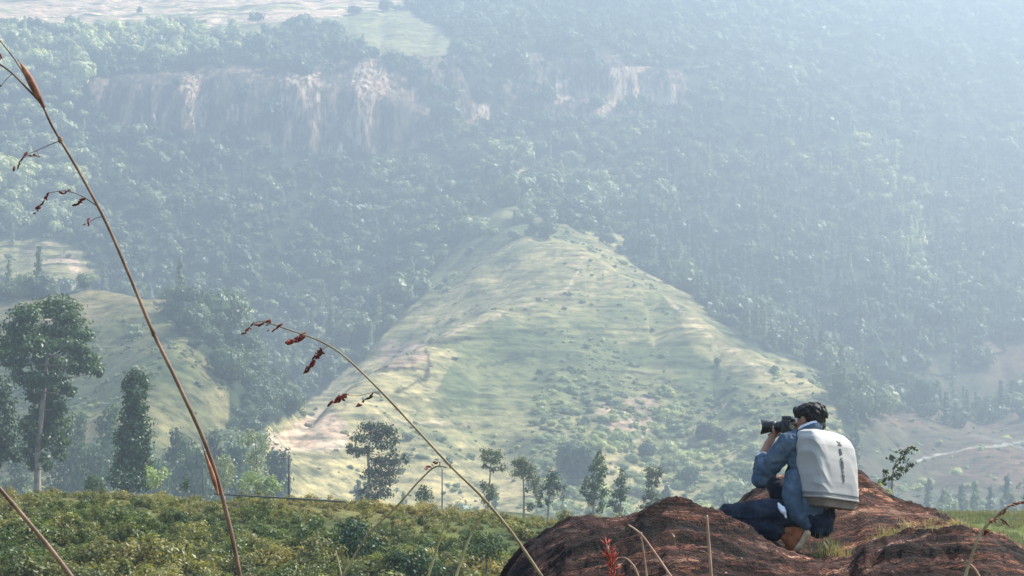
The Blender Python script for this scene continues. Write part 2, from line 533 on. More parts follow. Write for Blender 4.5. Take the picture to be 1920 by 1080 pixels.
    # rows across the hill fields follow the contour
    rows = (d['field'] * 1.0 + d['terr'] * 0.8 + d['spur'] * 0.55 + d['lhill'] * 0.35 + d['greentop'] * .4 + d['brown'] * .3)
    return c, rows, (d['cliff'] | d['bare']) * 1.0, d['bare'] * 1.0

def terrain_mat():
    m, nd, lk, b = new_mat('terrain_ground', 0.95, 0.1)
    tc = nd.new('ShaderNodeTexCoord')
    a = nd.new('ShaderNodeAttribute'); a.attribute_name = 'cover'
    ar = nd.new('ShaderNodeAttribute'); ar.attribute_name = 'rows'
    ac = nd.new('ShaderNodeAttribute'); ac.attribute_name = 'cliff'
    # contour rows: noise stretched along the hill, narrow in height
    rn = noise_node(nd, lk, 1.0, 3, tc.outputs['Object'], (0.030, 0.030, 0.38))
    rr = ramp(nd, lk, rn.outputs[0], [(0.38, (0.22, 0.28, 0.20)), (0.46, (0.9, 0.9, 0.9)), (0.52, (1.25, 1.2, 1.1)), (0.58, (1.0, 0.98, 0.95)), (0.66, (0.35, 0.42, 0.30))])
    c1 = mixc(nd, lk, 1.0, a.outputs['Color'], rr.outputs[0], 'MULTIPLY')
    c = mixc(nd, lk, ar.outputs['Fac'], a.outputs['Color'], c1)
    # tussocks
    gn = noise_node(nd, lk, 0.22, 6, tc.outputs['Object'], None, 0.7)
    gr = ramp(nd, lk, gn.outputs[0], [(0.34, (0.22, 0.30, 0.22)), (0.46, (0.8, 0.82, 0.8)), (0.6, (1.3, 1.25, 1.1)), (0.7, (1.7, 1.55, 1.3))])
    c = mixc(nd, lk, 1.0, c, gr.outputs[0], 'MULTIPLY')
    # water streaks and cracks of the cliff, with shade in its recesses painted dark
    cn = noise_node(nd, lk, 1.0, 6, tc.outputs['Object'], (0.55, 0.2, 0.055), 0.7)
    cr = ramp(nd, lk, cn.outputs[0], [(0.40, (0.12, 0.12, 0.15)), (0.50, (0.95, 0.92, 0.9)), (0.60, (2.2, 2.0, 1.8))])
    c2 = mixc(nd, lk, 1.0, c, cr.outputs[0], 'MULTIPLY')
    c = mixc(nd, lk, ac.outputs['Fac'], c, c2)
    ab = nd.new('ShaderNodeAttribute'); ab.attribute_name = 'bare'
    bn = noise_node(nd, lk, 1.0, 7, tc.outputs['Object'], (0.50, 0.2, 0.075), 0.72)
    ma = nd.new('ShaderNodeMath'); ma.operation = 'MULTIPLY_ADD'; ma.inputs[1].default_value = 0.15
    lk.new(ab.outputs['Fac'], ma.inputs[0]); lk.new(bn.outputs[0], ma.inputs[2])
    mk = ramp(nd, lk, ma.outputs[0], [(0.60, (0, 0, 0)), (0.71, (1, 1, 1))])
    mm = nd.new('ShaderNodeMath'); mm.operation = 'MULTIPLY'
    lk.new(mk.outputs[0], mm.inputs[0]); lk.new(ac.outputs['Fac'], mm.inputs[1])
    kn = noise_node(nd, lk, 0.16, 5, tc.outputs['Object'], (1, 1, 0.35), 0.65)
    kr = ramp(nd, lk, kn.outputs[0], [(0.34, (0.27, 0.15, 0.08)), (0.5, (0.42, 0.29, 0.18)), (0.68, (0.55, 0.46, 0.37))])
    c = mixc(nd, lk, mm.outputs[0], c, kr.outputs[0])
    lk.new(c, b.inputs['Base Color'])
    bump(nd, lk, b, gn.outputs[0], 0.6, 1.2)
    return m

M_TERRAIN = terrain_mat()

def grid_terrain(name, X, Y, drop=0.0):
    x = X.ravel(); y = Y.ravel()
    z = H(x, y) - drop
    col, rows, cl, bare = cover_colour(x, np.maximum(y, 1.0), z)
    far = y > 1100
    px, py = proj(x, np.maximum(y, 1.0), z)
    # craggy cliff faces: buttresses and clefts
    k = (cl > 0)
    y2 = y + k * (9.0 * fbm2(x / 11, z / 70, 3, 81) + 4.5 * fbm2(x / 4.5, z / 30, 2, 85))
    nr, nc = X.shape
    i = np.arange(nr * nc).reshape(nr, nc)
    f = np.stack([i[:-1, :-1].ravel(), i[:-1, 1:].ravel(), i[1:, 1:].ravel(), i[1:, :-1].ravel()], 1)
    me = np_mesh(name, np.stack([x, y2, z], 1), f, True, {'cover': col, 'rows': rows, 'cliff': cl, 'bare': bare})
    return me

ys = np.concatenate([np.arange(122, 480, 6.0), np.arange(480, 1130, 3.2), np.arange(1130, 1270, 1.3), np.arange(1270, 1560, 4.0), np.arange(1560, 2700, 20)])
us = np.linspace(UG[0], UG[-1], 720)
Yg, Ug = np.meshgrid(ys, us, indexing='ij')
hills = put('hills', grid_terrain('hills', Ug * Yg, Yg), M_TERRAIN)
tag(hills, 'hazy mountainside with a grassy pyramid spur, cliffs and terraced fields', kind='structure')

xs = np.concatenate([np.linspace(-160, -45, 24), np.linspace(-44, 44, 230), np.linspace(45, 160, 24)])
yn = np.concatenate([np.linspace(-80, 12, 24), np.linspace(13, 48, 45), np.linspace(48.5, 92, 110), np.linspace(93, 126, 20)])
Yn, Xn = np.meshgrid(yn, xs, indexing='ij')
# beyond the view the near sheet follows the same heights
ground = put('ground', grid_terrain('ground', Xn, Yn), M_TERRAIN)
tag(ground, 'grassy ground falling from the rock towards the shrub slope', kind='structure')

# ------------------------------------------------------------------ haze
def make_haze():
    g = Geo()
    g.box((0, 1240, 195), (2100, 0, 0), (0, 1540, 0), (0, 0, 262))
    m = bpy.data.materials.new('haze_air'); m.use_nodes = True
    nd = m.node_tree.nodes; lk = m.node_tree.links
    nd.remove(nd['Principled BSDF'])
    v = nd.new('ShaderNodeVolumePrincipled')
    v.inputs['Color'].default_value = (*HAZE_COLOR, 1)
    v.inputs['Density'].default_value = HAZE_DENSITY
    v.inputs['Anisotropy'].default_value = HAZE_G
    lk.new(v.outputs[0], nd['Material Output'].inputs['Volume'])
    o = put('haze', g.mesh('haze', False), m)
    tag(o, 'pale blue valley haze', kind='stuff')
make_haze()

# ------------------------------------------------------------------ foliage meshes
def leaf_cloud(blobs, per, size, clump=9, asp=0.55, flat=0.5, spread=0.30, rng=RNG, shell=0.55):
    """small diamond leaves in clumps through the given blobs (cx,cy,cz,rx,ry,rz): returns vertices, faces, tint"""
    C = []; N = []; T = []
    for (cx, cy, cz, rx, ry, rz) in blobs:
        nl = max(int(per), 6)
        nk = max(2, nl // clump)
        d = rng.normal(size=(nk, 3)); d /= np.linalg.norm(d, axis=1)[:, None]
        r = rng.uniform(shell ** 3, 1, nk) ** (1 / 3)
        cc = d * r[:, None]
        kk = rng.integers(0, nk, nl)
        p = cc[kk] + rng.normal(size=(nl, 3)) * spread
        tk = rng.uniform(0, 1, nk)
        T.append(np.clip(tk[kk] * 0.6 + rng.uniform(0, 0.4, nl), 0, 1))
        n = p + rng.normal(size=(nl, 3)) * flat + np.array([0, 0, 0.35])
        N.append(n / np.linalg.norm(n, axis=1)[:, None])
        C.append(p * np.array([rx, ry, rz]) + np.array([cx, cy, cz]))
    C = np.concatenate(C); N = np.concatenate(N); T = np.concatenate(T)
    n = len(C)
    a = np.cross(N, rng.normal(size=(n, 3))); a /= np.linalg.norm(a, axis=1)[:, None] + 1e-9
    b = np.cross(N, a)
    s = size * rng.uniform(0.6, 1.4, n)[:, None]
    V = np.stack([C - a * s, C - b * s * asp + N * s * .12, C + a * s, C + b * s * asp + N * s * .12], 1).reshape(-1, 3)
    Fq = np.arange(n * 4).reshape(n, 4)
    return V, Fq, np.repeat(T, 4)

def leaf_mesh(name, *a, **k):
    V, Fq, T = leaf_cloud(*a, **k)
    return np_mesh(name, V, Fq, False, {'tint': T})

def scatter(name, pts, scale, rotz, idx, hue, protos, label, cat=None):
    """one mass of plants: copies of the given plant meshes standing at the points"""
    me = bpy.data.meshes.new(name)
    pts = np.asarray(pts, np.float32)
    n = len(pts)
    me.vertices.add(n); me.vertices.foreach_set('co', pts.ravel())
    a = me.attributes.new('size', 'FLOAT_VECTOR', 'POINT'); a.data.foreach_set('vector', np.asarray(scale, np.float32).ravel())
    a = me.attributes.new('turn', 'FLOAT_VECTOR', 'POINT'); a.data.foreach_set('vector', np.asarray(rotz, np.float32).ravel())
    a = me.attributes.new('which', 'INT', 'POINT'); a.data.foreach_set('value', np.asarray(idx, np.int32))
    a = me.attributes.new('hue', 'FLOAT', 'POINT'); a.data.foreach_set('value', np.asarray(hue, np.float32))
    o = bpy.data.objects.new(name, me); COL.objects.link(o)
    pc = bpy.data.collections.new(name + '_kinds')
    for i, (pm, mat) in enumerate(protos):
        po = bpy.data.objects.new(name + '_kind_%02d' % i, pm)
        if not pm.materials: pm.materials.append(mat)
        pc.objects.link(po)
    ng = bpy.data.node_groups.new(name + '_scatter', 'GeometryNodeTree')
    ng.interface.new_socket('Geometry', in_out='INPUT', socket_type='NodeSocketGeometry')
    ng.interface.new_socket('Geometry', in_out='OUTPUT', socket_type='NodeSocketGeometry')
    nd = ng.nodes; lk = ng.links
    gi = nd.new('NodeGroupInput'); go = nd.new('NodeGroupOutput')
    ip = nd.new('GeometryNodeInstanceOnPoints')
    ci = nd.new('GeometryNodeCollectionInfo')
    ci.inputs['Collection'].default_value = pc
    ci.inputs['Separate Children'].default_value = True
    ci.inputs['Reset Children'].default_value = True
    def named(nm, ty):
        q = nd.new('GeometryNodeInputNamedAttribute'); q.data_type = ty
        q.inputs['Name'].default_value = nm
        return [s for s in q.outputs if s.enabled and s.name == 'Attribute'][0]
    e2r = nd.new('FunctionNodeEulerToRotation')
    lk.new(named('turn', 'FLOAT_VECTOR'), e2r.inputs[0])
    lk.new(gi.outputs[0], ip.inputs['Points'])
    lk.new(ci.outputs[0], ip.inputs['Instance'])
    ip.inputs['Pick Instance'].default_value = True
    lk.new(named('which', 'INT'), ip.inputs['Instance Index'])
    lk.new(e2r.outputs[0], ip.inputs['Rotation'])
    lk.new(named('size', 'FLOAT_VECTOR'), ip.inputs['Scale'])
    lk.new(ip.outputs[0], go.inputs[0])
    md = o.modifiers.new('scatter', 'NODES'); md.node_group = ng
    tag(o, label, cat, kind='stuff')
    return o

def blob_core(g, blobs, seed, f=0.8):
    """lumpy inner mass of a far crown"""
    for i, (cx, cy, cz, rx, ry, rz) in enumerate(blobs):
        g.ellipsoid((cx, cy, cz), ((rx * f, 0, 0), (0, ry * f, 0), (0, 0, rz * f)), 9, 6, 0.25)

M_FOREST = leaf_mat('broadleaf_forest_leaves', (0.050, 0.085, 0.038), (0.090, 0.135, 0.056), 0.28, True, (0.50, 0.54, 0.27))
M_BARK_FAR = simple_mat('far_bark', (0.20, 0.16, 0.12), (0.32, 0.27, 0.21), 2.0)

def forest_proto(seed, tall, fine=False):
    rng = np.random.default_rng(seed)
    bl = []
    if not tall:
        for k in range(rng.integers(6, 9)):
            a = rng.uniform(0, 6.28); r = rng.uniform(0.1, 0.62)
            q = rng.uniform(0.34, 0.55)
            bl.append((r * math.cos(a), r * math.sin(a), 0.75 + rng.uniform(-0.22, 0.42) - 0.25 * r, q, q, q * 0.78))
        V, Fq, T = leaf_cloud(bl, 330, 0.050, 9, 0.7, 0.45, 0.24, rng, 0.7) if fine else leaf_cloud(bl, 52, 0.125, 5, 0.75, 0.22, 0.20, rng, 0.86)
    else:
        n = rng.integers(8, 12)
        for k in range(n):
            t = k / (n - 1)
            w = 0.36 * (1 - 0.75 * t) + 0.06
            bl.append((rng.uniform(-.16, .16) * (1 - t), rng.uniform(-.16, .16) * (1 - t), 0.55 + 2.3 * t, w, w, 0.22))
        V, Fq, T = leaf_cloud(bl, 36, 0.105, 5, 0.65, 0.28, 0.24, rng, 0.8)
    g = Geo()
    for i, b in enumerate(bl):
        g.ellipsoid(b[:3], ((b[3] * .78, 0, 0), (0, b[4] * .78, 0), (0, 0, b[5] * .78)), 8, 5, rng.uniform(0.1, 0.5))
    g.tube([(0, 0, -0.3), (0.02, 0, 0.4), (0, 0, 0.8)], [0.05, 0.04, 0.02], 5, 0.0)
    v0 = np.concatenate(g.v); t0 = np.concatenate(g.t)
    v0 = v0 + (np.stack([noise3(v0 * 5 + 3, seed), noise3(v0 * 5 + 9, seed + 1), noise3(v0 * 5 + 14, seed + 2)], 1)) * 0.06
    m = bpy.data.meshes.new('forest_tree')
    m.from_pydata(np.concatenate([v0, V]).tolist(), [], g.f + [tuple(q + len(v0)) for q in Fq.tolist()] if False else g.f + [tuple(int(i) + len(v0) for i in q) for q in Fq])
    a = m.attributes.new('tint', 'FLOAT', 'POINT'); a.data.foreach_set('value', np.concatenate([t0, T]).astype(np.float32))
    m.update()
    m.materials.append(M_FOREST)
    return m

def make_forest():
    protos = [(forest_proto(100 + i, False), M_FOREST) for i in range(7)] + [(forest_proto(200 + i, True), M_FOREST) for i in range(5)] + [(forest_proto(250 + i, False, True), M_FOREST) for i in range(5)]
    rng = np.random.default_rng(5)
    P = []
    y = 470.0
    while y < 1720:
        sp = 6.4 + (y - 470) / 500.0
        w = y * 1330 / F
        x = np.arange(-w, w, sp)
        xx = x + rng.uniform(-.5, .5, len(x)) * sp; yy = y + rng.uniform(-.5, .5, len(x)) * sp
        P.append(np.stack([xx, yy], 1))
        y += sp
    P = np.concatenate(P)
    z = H(P[:, 0], P[:, 1])
    d = cover(P[:, 0], P[:, 1], z)
    n = fbm2(P[:, 0] / 40, P[:, 1] / 40, 3, 91)
    dens = 0.93 + 0.35 * n
    dens = np.where(d['spur'], np.clip((485 + 70 * n - d['py']) / 170, 0, 0.6), dens)
    dens = np.where(d['lhill'] | d['terr'] | d['brown'], 0.012, dens)
    dens = np.where(d['brown'] & (d['py'] < 800), 0.30 + 0.9 * n, dens)
    dens = np.where(d['field'] | d['greentop'], 0.012, dens)
    dens = np.where(d['cliff'], np.clip(0.42 + 1.0 * n, 0.06, 0.9), dens)
    dens = np.where(d['bare'], 0.0, dens)
    keep = rng.uniform(0, 1, len(P)) < dens
    P = P[keep]; z = z[keep]
    px = d['px'][keep]; py = d['py'][keep]
    # tall narrow trees on the right-hand slope, round crowns elsewhere
    tall_p = np.clip((px - 1150) / 300, 0, 0.42) * np.clip((py - 180) / 120, 0, 1)
    tall_p = np.where(px < 1150, 0.06, tall_p)
    tall = rng.uniform(0, 1, len(P)) < tall_p
    idx = np.where(tall, rng.integers(7, 12, len(P)), rng.integers(0, 7, len(P)))
    idx = np.where(~tall & (P[:, 1] < 800), rng.integers(12, 17, len(P)), idx)
    s = np.where(tall, rng.uniform(2.6, 5.2, len(P)), rng.lognormal(1.46, 0.36, len(P)))
    sc = np.stack([s, s, s * rng.uniform(0.8, 1.25, len(P))], 1)
    rot = np.stack([rng.uniform(-.06, .06, len(P)), rng.uniform(-.06, .06, len(P)), rng.uniform(0, 6.28, len(P))], 1)
    hue = np.clip(0.06 + 0.45 * fbm2(P[:, 0] / 55, P[:, 1] / 55, 3, 97) + rng.normal(0.0, 0.13, len(P)), 0, 1)
    hue = np.clip(hue + (0.62 + 0.8 * n[keep]) * inside(px, py, [(-300, 60), (480, 55), (480, 90), (330, 125), (150, 110), (170, 330), (120, 480), (-300, 500)]), 0, 1)  # sunlit crowns at the upper left, painted as a paler leaf colour
    hue = np.clip(hue + 0.7 * inside(px, py, [(1600, 260), (1680, 270), (1740, 440), (1730, 560), (1690, 520), (1680, 380)]), 0, 1)  # sunlit patch on the right slope, its light likewise put into the leaf colour
    scatter('forest', np.stack([P[:, 0], P[:, 1], z - 0.2 * s], 1), sc, rot, idx, hue, protos, 'hazy woodland covering the far mountainside')
    # bushes and tussocks on the open spur and the low hill
    n2 = 34000
    ya = rng.uniform(450, 1100, n2); xa = rng.uniform(-1, 1, n2) * ya * 0.30
    za = H(xa, ya)
    d = cover(xa, ya, za)
    ok = d['spur'] | d['lhill'] | d['brown'] | d['terr']
    nn = fbm2(xa / 26, ya / 26, 3, 93)
    low = np.clip((d['py'] - 640) / 200, 0, 1) * (d['px'] > 1000) + 0.35 * np.clip((d['py'] - 780) / 120, 0, 1) * (d['px'] <= 1000)
    pr = np.where(d['brown'], 0.07, 1.0) * np.clip(-0.10 + 1.1 * nn + 1.35 * low + 0.50 * d['lhill'] * np.clip((d['py'] - 560) / 120, 0, 1), 0.008, 1)
    ok &= rng.uniform(0, 1, n2) < pr
    xa, ya, za = xa[ok], ya[ok], za[ok]
    s = rng.lognormal(-0.35, 0.5, len(xa)) * (1 + 1.0 * low[ok])
    sc = np.stack([s, s, s * rng.uniform(0.6, 1.0, len(xa))], 1)
    rot = np.stack([0 * s, 0 * s, rng.uniform(0, 6.28, len(xa))], 1)
    hue = np.clip(0.36 + 0.3 * nn[ok] + 0.28 * low[ok] + rng.normal(0, 0.2, len(xa)), 0, 0.85)
    scatter('undergrowth', np.stack([xa, ya, za - 0.35 * s], 1), sc, rot, rng.integers(0, 5, len(xa)), hue, protos[12:], 'scattered bushes over the open hill spurs')
make_forest()

# ------------------------------------------------------------------ shrub slope in front of the valley
M_SHRUB = leaf_mat('shrub_leaves', (0.026, 0.050, 0.013), (0.17, 0.21, 0.052), 0.36, True, (0.34, 0.27, 0.11))
M_BUSH_DARK = leaf_mat('dark_bush_leaves', (0.020, 0.045, 0.018), (0.060, 0.105, 0.040), 0.28)
M_BUSH_MID = leaf_mat('green_bush_leaves', (0.05, 0.085, 0.025), (0.13, 0.185, 0.055), 0.32)
M_BUSH_PALE = leaf_mat('pale_bush_leaves', (0.24, 0.31, 0.11), (0.46, 0.52, 0.24), 0.4)
M_TREE_DARK = leaf_mat('dark_tree_leaves', (0.026, 0.054, 0.022), (0.082, 0.132, 0.050), 0.30)
M_TREE_OLIVE = leaf_mat('olive_tree_leaves', (0.045, 0.062, 0.028), (0.12, 0.14, 0.065), 0.30)
M_TREE_GREEN = leaf_mat('green_tree_leaves', (0.022, 0.050, 0.022), (0.075, 0.12, 0.05), 0.30)
M_TREE_PALE = leaf_mat('pale_tree_leaves', (0.19, 0.22, 0.13), (0.40, 0.43, 0.27), 0.4)
M_BARK = simple_mat('tree_bark', (0.13, 0.10, 0.075), (0.32, 0.27, 0.22), 3.0)
M_BARK_PALE = simple_mat('pale_bark', (0.16, 0.13, 0.10), (0.34, 0.29, 0.245), 1.2)
M_TWIG = simple_mat('shrub_twig', (0.10, 0.07, 0.045), (0.18, 0.13, 0.09), 6.0)

def shrub_proto(seed):
    rng = np.random.default_rng(seed)
    bl = []
    for k in range(rng.integers(7, 11)):
        a = rng.uniform(0, 6.28); r = rng.uniform(0.05, 0.62)
        q = rng.uniform(0.16, 0.30)
        bl.append((r * math.cos(a), r * math.sin(a), rng.uniform(0.25, 0.85) - 0.35 * r, q, q, q * 0.85))
    V, Fq, T = leaf_cloud(bl, 120, 0.050, 8, 0.55, 0.5, 0.28, rng, 0.55)
    g = Geo()
    for b in bl:
        g.tube([(b[0] * .1, b[1] * .1, -0.15), (b[0] * .5, b[1] * .5, b[2] * .45), (b[0], b[1], b[2])], [0.018, 0.012, 0.005], 4, 0.0)
    v0 = np.concatenate(g.v); t0 = np.concatenate(g.t)
    m = bpy.data.meshes.new('shrub')
    m.from_pydata(np.concatenate([v0, V]).tolist(), [], g.f + [tuple(int(i) + len(v0) for i in q) for q in Fq])
    a = m.attributes.new('tint', 'FLOAT', 'POINT'); a.data.foreach_set('value', np.concatenate([t0, T]).astype(np.float32))
    m.update(); m.materials.append(M_SHRUB)
    return m

def make_shrubs():
    rng = np.random.default_rng(23)
    protos = [(shrub_proto(300 + i), M_SHRUB) for i in range(9)]
    P = []
    y = 52.0
    while y < 100:
        sp = 0.62
        x = np.arange(-y * 0.33, y * 0.16, sp)
        P.append(np.stack([x + rng.uniform(-.5, .5, len(x)) * sp, y + rng.uniform(-.5, .5, len(x)) * sp], 1))
        y += sp
    P = np.concatenate(P)
    z = H(P[:, 0], P[:, 1])
    px, py = proj(P[:, 0], P[:, 1], z)
    n = fbm2(P[:, 0] / 3.2, P[:, 1] / 3.2, 3, 101)
    keep = rng.uniform(0, 1, len(P)) < np.clip(1.1 + 0.8 * n, 0.6, 1) * np.clip((1480 - px) / 200, 0, 1)
    P = P[keep]; z = z[keep]; px = px[keep]; n = n[keep]
    n2 = fbm2(P[:, 0] / 5.0, P[:, 1] / 5.0, 2, 107)
    crest = np.clip((P[:, 1] - 69) / 6, 0, 1)
    s = rng.lognormal(-0.45, 0.3, len(P)) * (1 + 0.5 * n2) * (1 - 0.45 * crest)
    s = np.clip(s, 0.22, 1.5)
    sc = np.stack([s * 1.1, s * 1.1, s * rng.uniform(0.75, 1.1, len(P))], 1)
    rot = np.stack([rng.uniform(-.15, .15, len(P)), rng.uniform(-.15, .15, len(P)), rng.uniform(0, 6.28, len(P))], 1)
    hue = np.clip(0.13 + 0.42 * crest + 0.5 * n2 + rng.normal(0, 0.14, len(P)), 0, 1)
    scatter('shrubbery', np.stack([P[:, 0], P[:, 1], z - 0.06], 1), sc, rot, rng.integers(0, 9, len(P)), hue, protos, 'dense green and ochre shrubs covering the slope below the trees')
make_shrubs()

def grass_proto(seed, n, length, spread, wid=0.006):
    rng = np.random.default_rng(seed)
    V = []; Fq = []; T = []
    for i in range(n):
        a = rng.uniform(0, 6.28); lean = rng.uniform(0.1, 0.75); L = length * rng.uniform(0.45, 1)
        bx, by = rng.normal(0, spread, 2)
        dx, dy = math.cos(a), math.sin(a)
        sx, sy = -dy * wid, dx * wid
        t = rng.uniform(0, 1)
        b = len(V)
        for k in range(5):
            q = k / 4
            h = L * (q * (1 - 0.35 * lean * q)) * math.cos(lean * q * 0.9)
            o = L * lean * q * q * 0.9
            w = 1 - q * 0.85
            V.append((bx + dx * o - sx * w, by + dy * o - sy * w, h)); V.append((bx + dx * o + sx * w, by + dy * o + sy * w, h))
            T += [t, t]
        for k in range(4):
            Fq.append((b + 2 * k, b + 2 * k + 1, b + 2 * k + 3, b + 2 * k + 2))
    return np_mesh('grass_tuft', V, Fq, False, {'tint': T})

M_MEADOW = leaf_mat('meadow_grass', (0.085, 0.10, 0.034), (0.18, 0.18, 0.07), 0.3, True, (0.30, 0.26, 0.12))

def make_meadow():
    rng = np.random.default_rng(29)
    protos = [(grass_proto(400 + i, 40, 0.22, 0.12, 0.006), M_MEADOW) for i in range(4)]
    n = 9000
    y = rng.uniform(48, 92, n); x = rng.uniform(0.1, 0.32, n) * y
    z = H(x, y)
    s = rng.uniform(0.6, 1.3, n)
    hue = np.clip(0.25 + 0.5 * fbm2(x / 3, y / 3, 3, 111) + rng.normal(0, .1, n), 0, 1)
    scatter('meadow_grass', np.stack([x, y, z - 0.02], 1), np.stack([s, s, s], 1), np.stack([0 * s, 0 * s, rng.uniform(0, 6.28, n)], 1), rng.integers(0, 4, n), hue, protos, 'short green meadow grass on the right behind the rock')
make_meadow()

# ------------------------------------------------------------------ trees one can tell apart
def bez(pts, n):
    """smooth line through points (Catmull-Rom)"""
    P = [Vector(p) for p in pts]
    if len(P) == 2: return [P[0].lerp(P[1], i / (n - 1)) for i in range(n)]
    Q = [P[0] * 2 - P[1]] + P + [P[-1] * 2 - P[-2]]
    out = []
    m = len(P) - 1
    for i in range(n):
        t = i / (n - 1) * m
        k = min(int(t), m - 1); t -= k
        a, b, c, d = Q[k:k + 4]
        out.append(0.5 * ((2 * b) + (c - a) * t + (2 * a - 5 * b + 4 * c - d) * t * t + (3 * b - a - 3 * c + d) * t ** 3))
    return out

def pixel_tree(label, cat, Y, base, trunk, blobs, mat, bark, leaf=0.30, dens=1.0, trunk_r=0.3, group=None, name='tree', seed=1, depth=1.0, clump=9):
    """a tree at distance Y: base pixel, trunk line pixels, crown clumps (px, py, rx, ry in photo pixels)"""
    rng = np.random.default_rng(seed)
    k = Y / F
    b0 = at(base[0], base[1], Y)
    zg = hz(b0.x, Y)
    root = empty(name, (b0.x, Y, zg), label, cat, group)
    bl = []
    cxm = np.mean([b[0] for b in blobs])
    hw = max(abs(b[0] - cxm) + b[2] for b in blobs)
    for (px, py, rx, ry) in blobs:
        c = at(px, py, Y)
        room = math.sqrt(max(hw ** 2 - (px - cxm) ** 2, (0.3 * hw) ** 2)) * 0.6
        dy = rng.uniform(-1, 1) * room * k * depth
        bl.append((c.x, c.y + dy, c.z, rx * 1.05 * k, (rx + ry) * 0.55 * k, ry * 1.25 * k))
    per_area = dens * 15.0 / (leaf * leaf)
    Vs = []; Fs = []; Ts = []; off = 0
    for q in bl:
        nl = max(40, min(3600, per_area * (q[3] * q[5] + q[3] * q[4]) * 1.1))
        V, Fq, T = leaf_cloud([q], nl, leaf * 0.52, clump, 0.55, 0.7, 0.30, rng, 0.45)
        Vs.append(V); Fs.append(Fq + off); Ts.append(T); off += len(V)
    crown = np_mesh('crown', np.concatenate(Vs), np.concatenate(Fs), False, {'tint': np.concatenate(Ts)})
    put('crown', crown, mat, root)
    g = Geo()
    tl = [at(p[0], p[1], Y) for p in trunk]
    tl[0] = Vector((tl[0].x, Y, zg - 0.3))
    pts = bez(tl, 4 * len(tl))
    n = len(pts)
    g.tube(pts, [trunk_r * (1 - 0.8 * i / (n - 1)) * (1.25 if i == 0 else 1) for i in range(n)], 7)
    for q in bl:
        c = Vector(q[:3])
        # limb from the nearest trunk point a little below the clump
        best = min(pts, key=lambda p: (p - c).length + max(0, p.z - c.z) * 2.5)
        mid = best.lerp(c, 0.5) + Vector((0, 0, -0.08 * (c - best).length))
        if (c - best).length > 0.4:
            g.tube(bez([best, mid, c], 5), [trunk_r * 0.26, trunk_r * .2, trunk_r * .14, trunk_r * .09, trunk_r * .04], 5)
    put('trunk', g.mesh('trunk'), bark, root)
    return root

pixel_tree('tallest tree, dark green with a broad layered crown, left of the slim columnar tree', 'tree', 225, (70, 914),
    [(70, 916), (72, 840), (80, 760), (88, 680), (95, 600)],
    [(95, 575, 34, 16), (62, 592, 26, 13), (128, 600, 24, 13), (152, 628, 22, 10), (98, 622, 40, 13), (45, 618, 28, 11), (70, 648, 34, 12), (128, 650, 30, 10), (12, 640, 30, 12), (165, 672, 22, 8), (182, 698, 12, 7),
     (135, 684, 36, 12), (85, 682, 30, 11), (152, 655, 20, 8), (28, 672, 30, 12), (95, 716, 34, 12), (128, 732, 16, 8), (62, 712, 22, 10), (45, 702, 14, 9),
     (78, 770, 26, 14), (78, 790, 36, 18), (55, 800, 20, 15), (102, 802, 18, 16), (75, 826, 30, 12), (48, 850, 13, 10), (96, 852, 12, 10), (60, 870, 12, 9), (98, 872, 9, 7), (88, 740, 20, 10), (104, 762, 16, 9), (104, 826, 15, 9), (62, 742, 18, 9), (88, 858, 10, 7)],
    M_TREE_DARK, M_BARK_PALE, 0.42, 2.2, 0.42, seed=31)
pixel_tree('dark green tree cut off by the left edge of the picture', 'tree', 215, (-14, 914), [(-14, 916), (-14, 800), (-16, 700)],
    [(-6, 735, 26, 22), (4, 770, 22, 18), (-20, 790, 36, 30), (6, 815, 24, 14), (0, 842, 28, 14), (22, 856, 12, 9), (-25, 740, 30, 30), (8, 790, 16, 14), (-30, 850, 30, 24)], M_TREE_DARK, M_BARK, 0.40, 1.8, 0.35, seed=32)
pixel_tree('slim columnar dark green tree standing alone behind the shrub slope', 'tree', 200, (249, 918), [(249, 920), (250, 820), (254, 710)],
    [(255, 706, 17, 10), (240, 722, 10, 12), (268, 724, 9, 12), (255, 738, 18, 10), (250, 758, 20, 13), (264, 770, 14, 12), (242, 780, 18, 12), (256, 796, 24, 13), (240, 812, 20, 12), (266, 814, 16, 12),
     (252, 830, 28, 14), (236, 848, 18, 13), (266, 846, 18, 13), (252, 866, 30, 12), (234, 880, 20, 11), (264, 884, 18, 10)], M_TREE_DARK, M_BARK, 0.34, 1.9, 0.28, seed=33, depth=0.8)
pixel_tree('low dark bush around the foot of the columnar tree', 'bush', 190, (245, 922), [(245, 922), (246, 905)], [(226, 898, 18, 14), (250, 902, 22, 14), (272, 908, 12, 10), (236, 910, 20, 10)], M_BUSH_DARK, M_BARK, 0.28, 1.0, 0.12, seed=34)
pixel_tree('bright yellow-green bush right of the columnar tree', 'bush', 186, (290, 922), [(290, 922), (291, 900)], [(284, 888, 10, 10), (298, 892, 10, 9), (290, 904, 14, 9), (306, 884, 7, 5)], M_BUSH_PALE, M_BARK, 0.24, 1.0, 0.08, seed=35)
pixel_tree('small rounded light green bush between the tall tree and the columnar tree', 'bush', 170, (179, 926), [(179, 924), (179, 908)], [(178, 903, 14, 11), (174, 912, 12, 9), (186, 912, 10, 9)], M_BUSH_MID, M_BARK, 0.2, 1.0, 0.08, seed=36)
pixel_tree('tiny dark pointed bush on the crest of the shrub slope', 'bush', 150, (348, 924), [(348, 922), (348, 905)], [(348, 900, 5, 7), (348, 911, 9, 7)], M_BUSH_DARK, M_BARK, 0.16, 1.0, 0.05, seed=37)
pixel_tree('pale round-headed tree behind the long leaning grass stem', 'tree', 240, (420, 924), [(420, 924), (420, 870)], [(420, 864, 14, 9), (412, 880, 12, 10), (430, 882, 10, 11), (420, 900, 16, 12), (412, 914, 10, 8)], M_TREE_PALE, M_BARK, 0.30, 0.8, 0.18, seed=38)
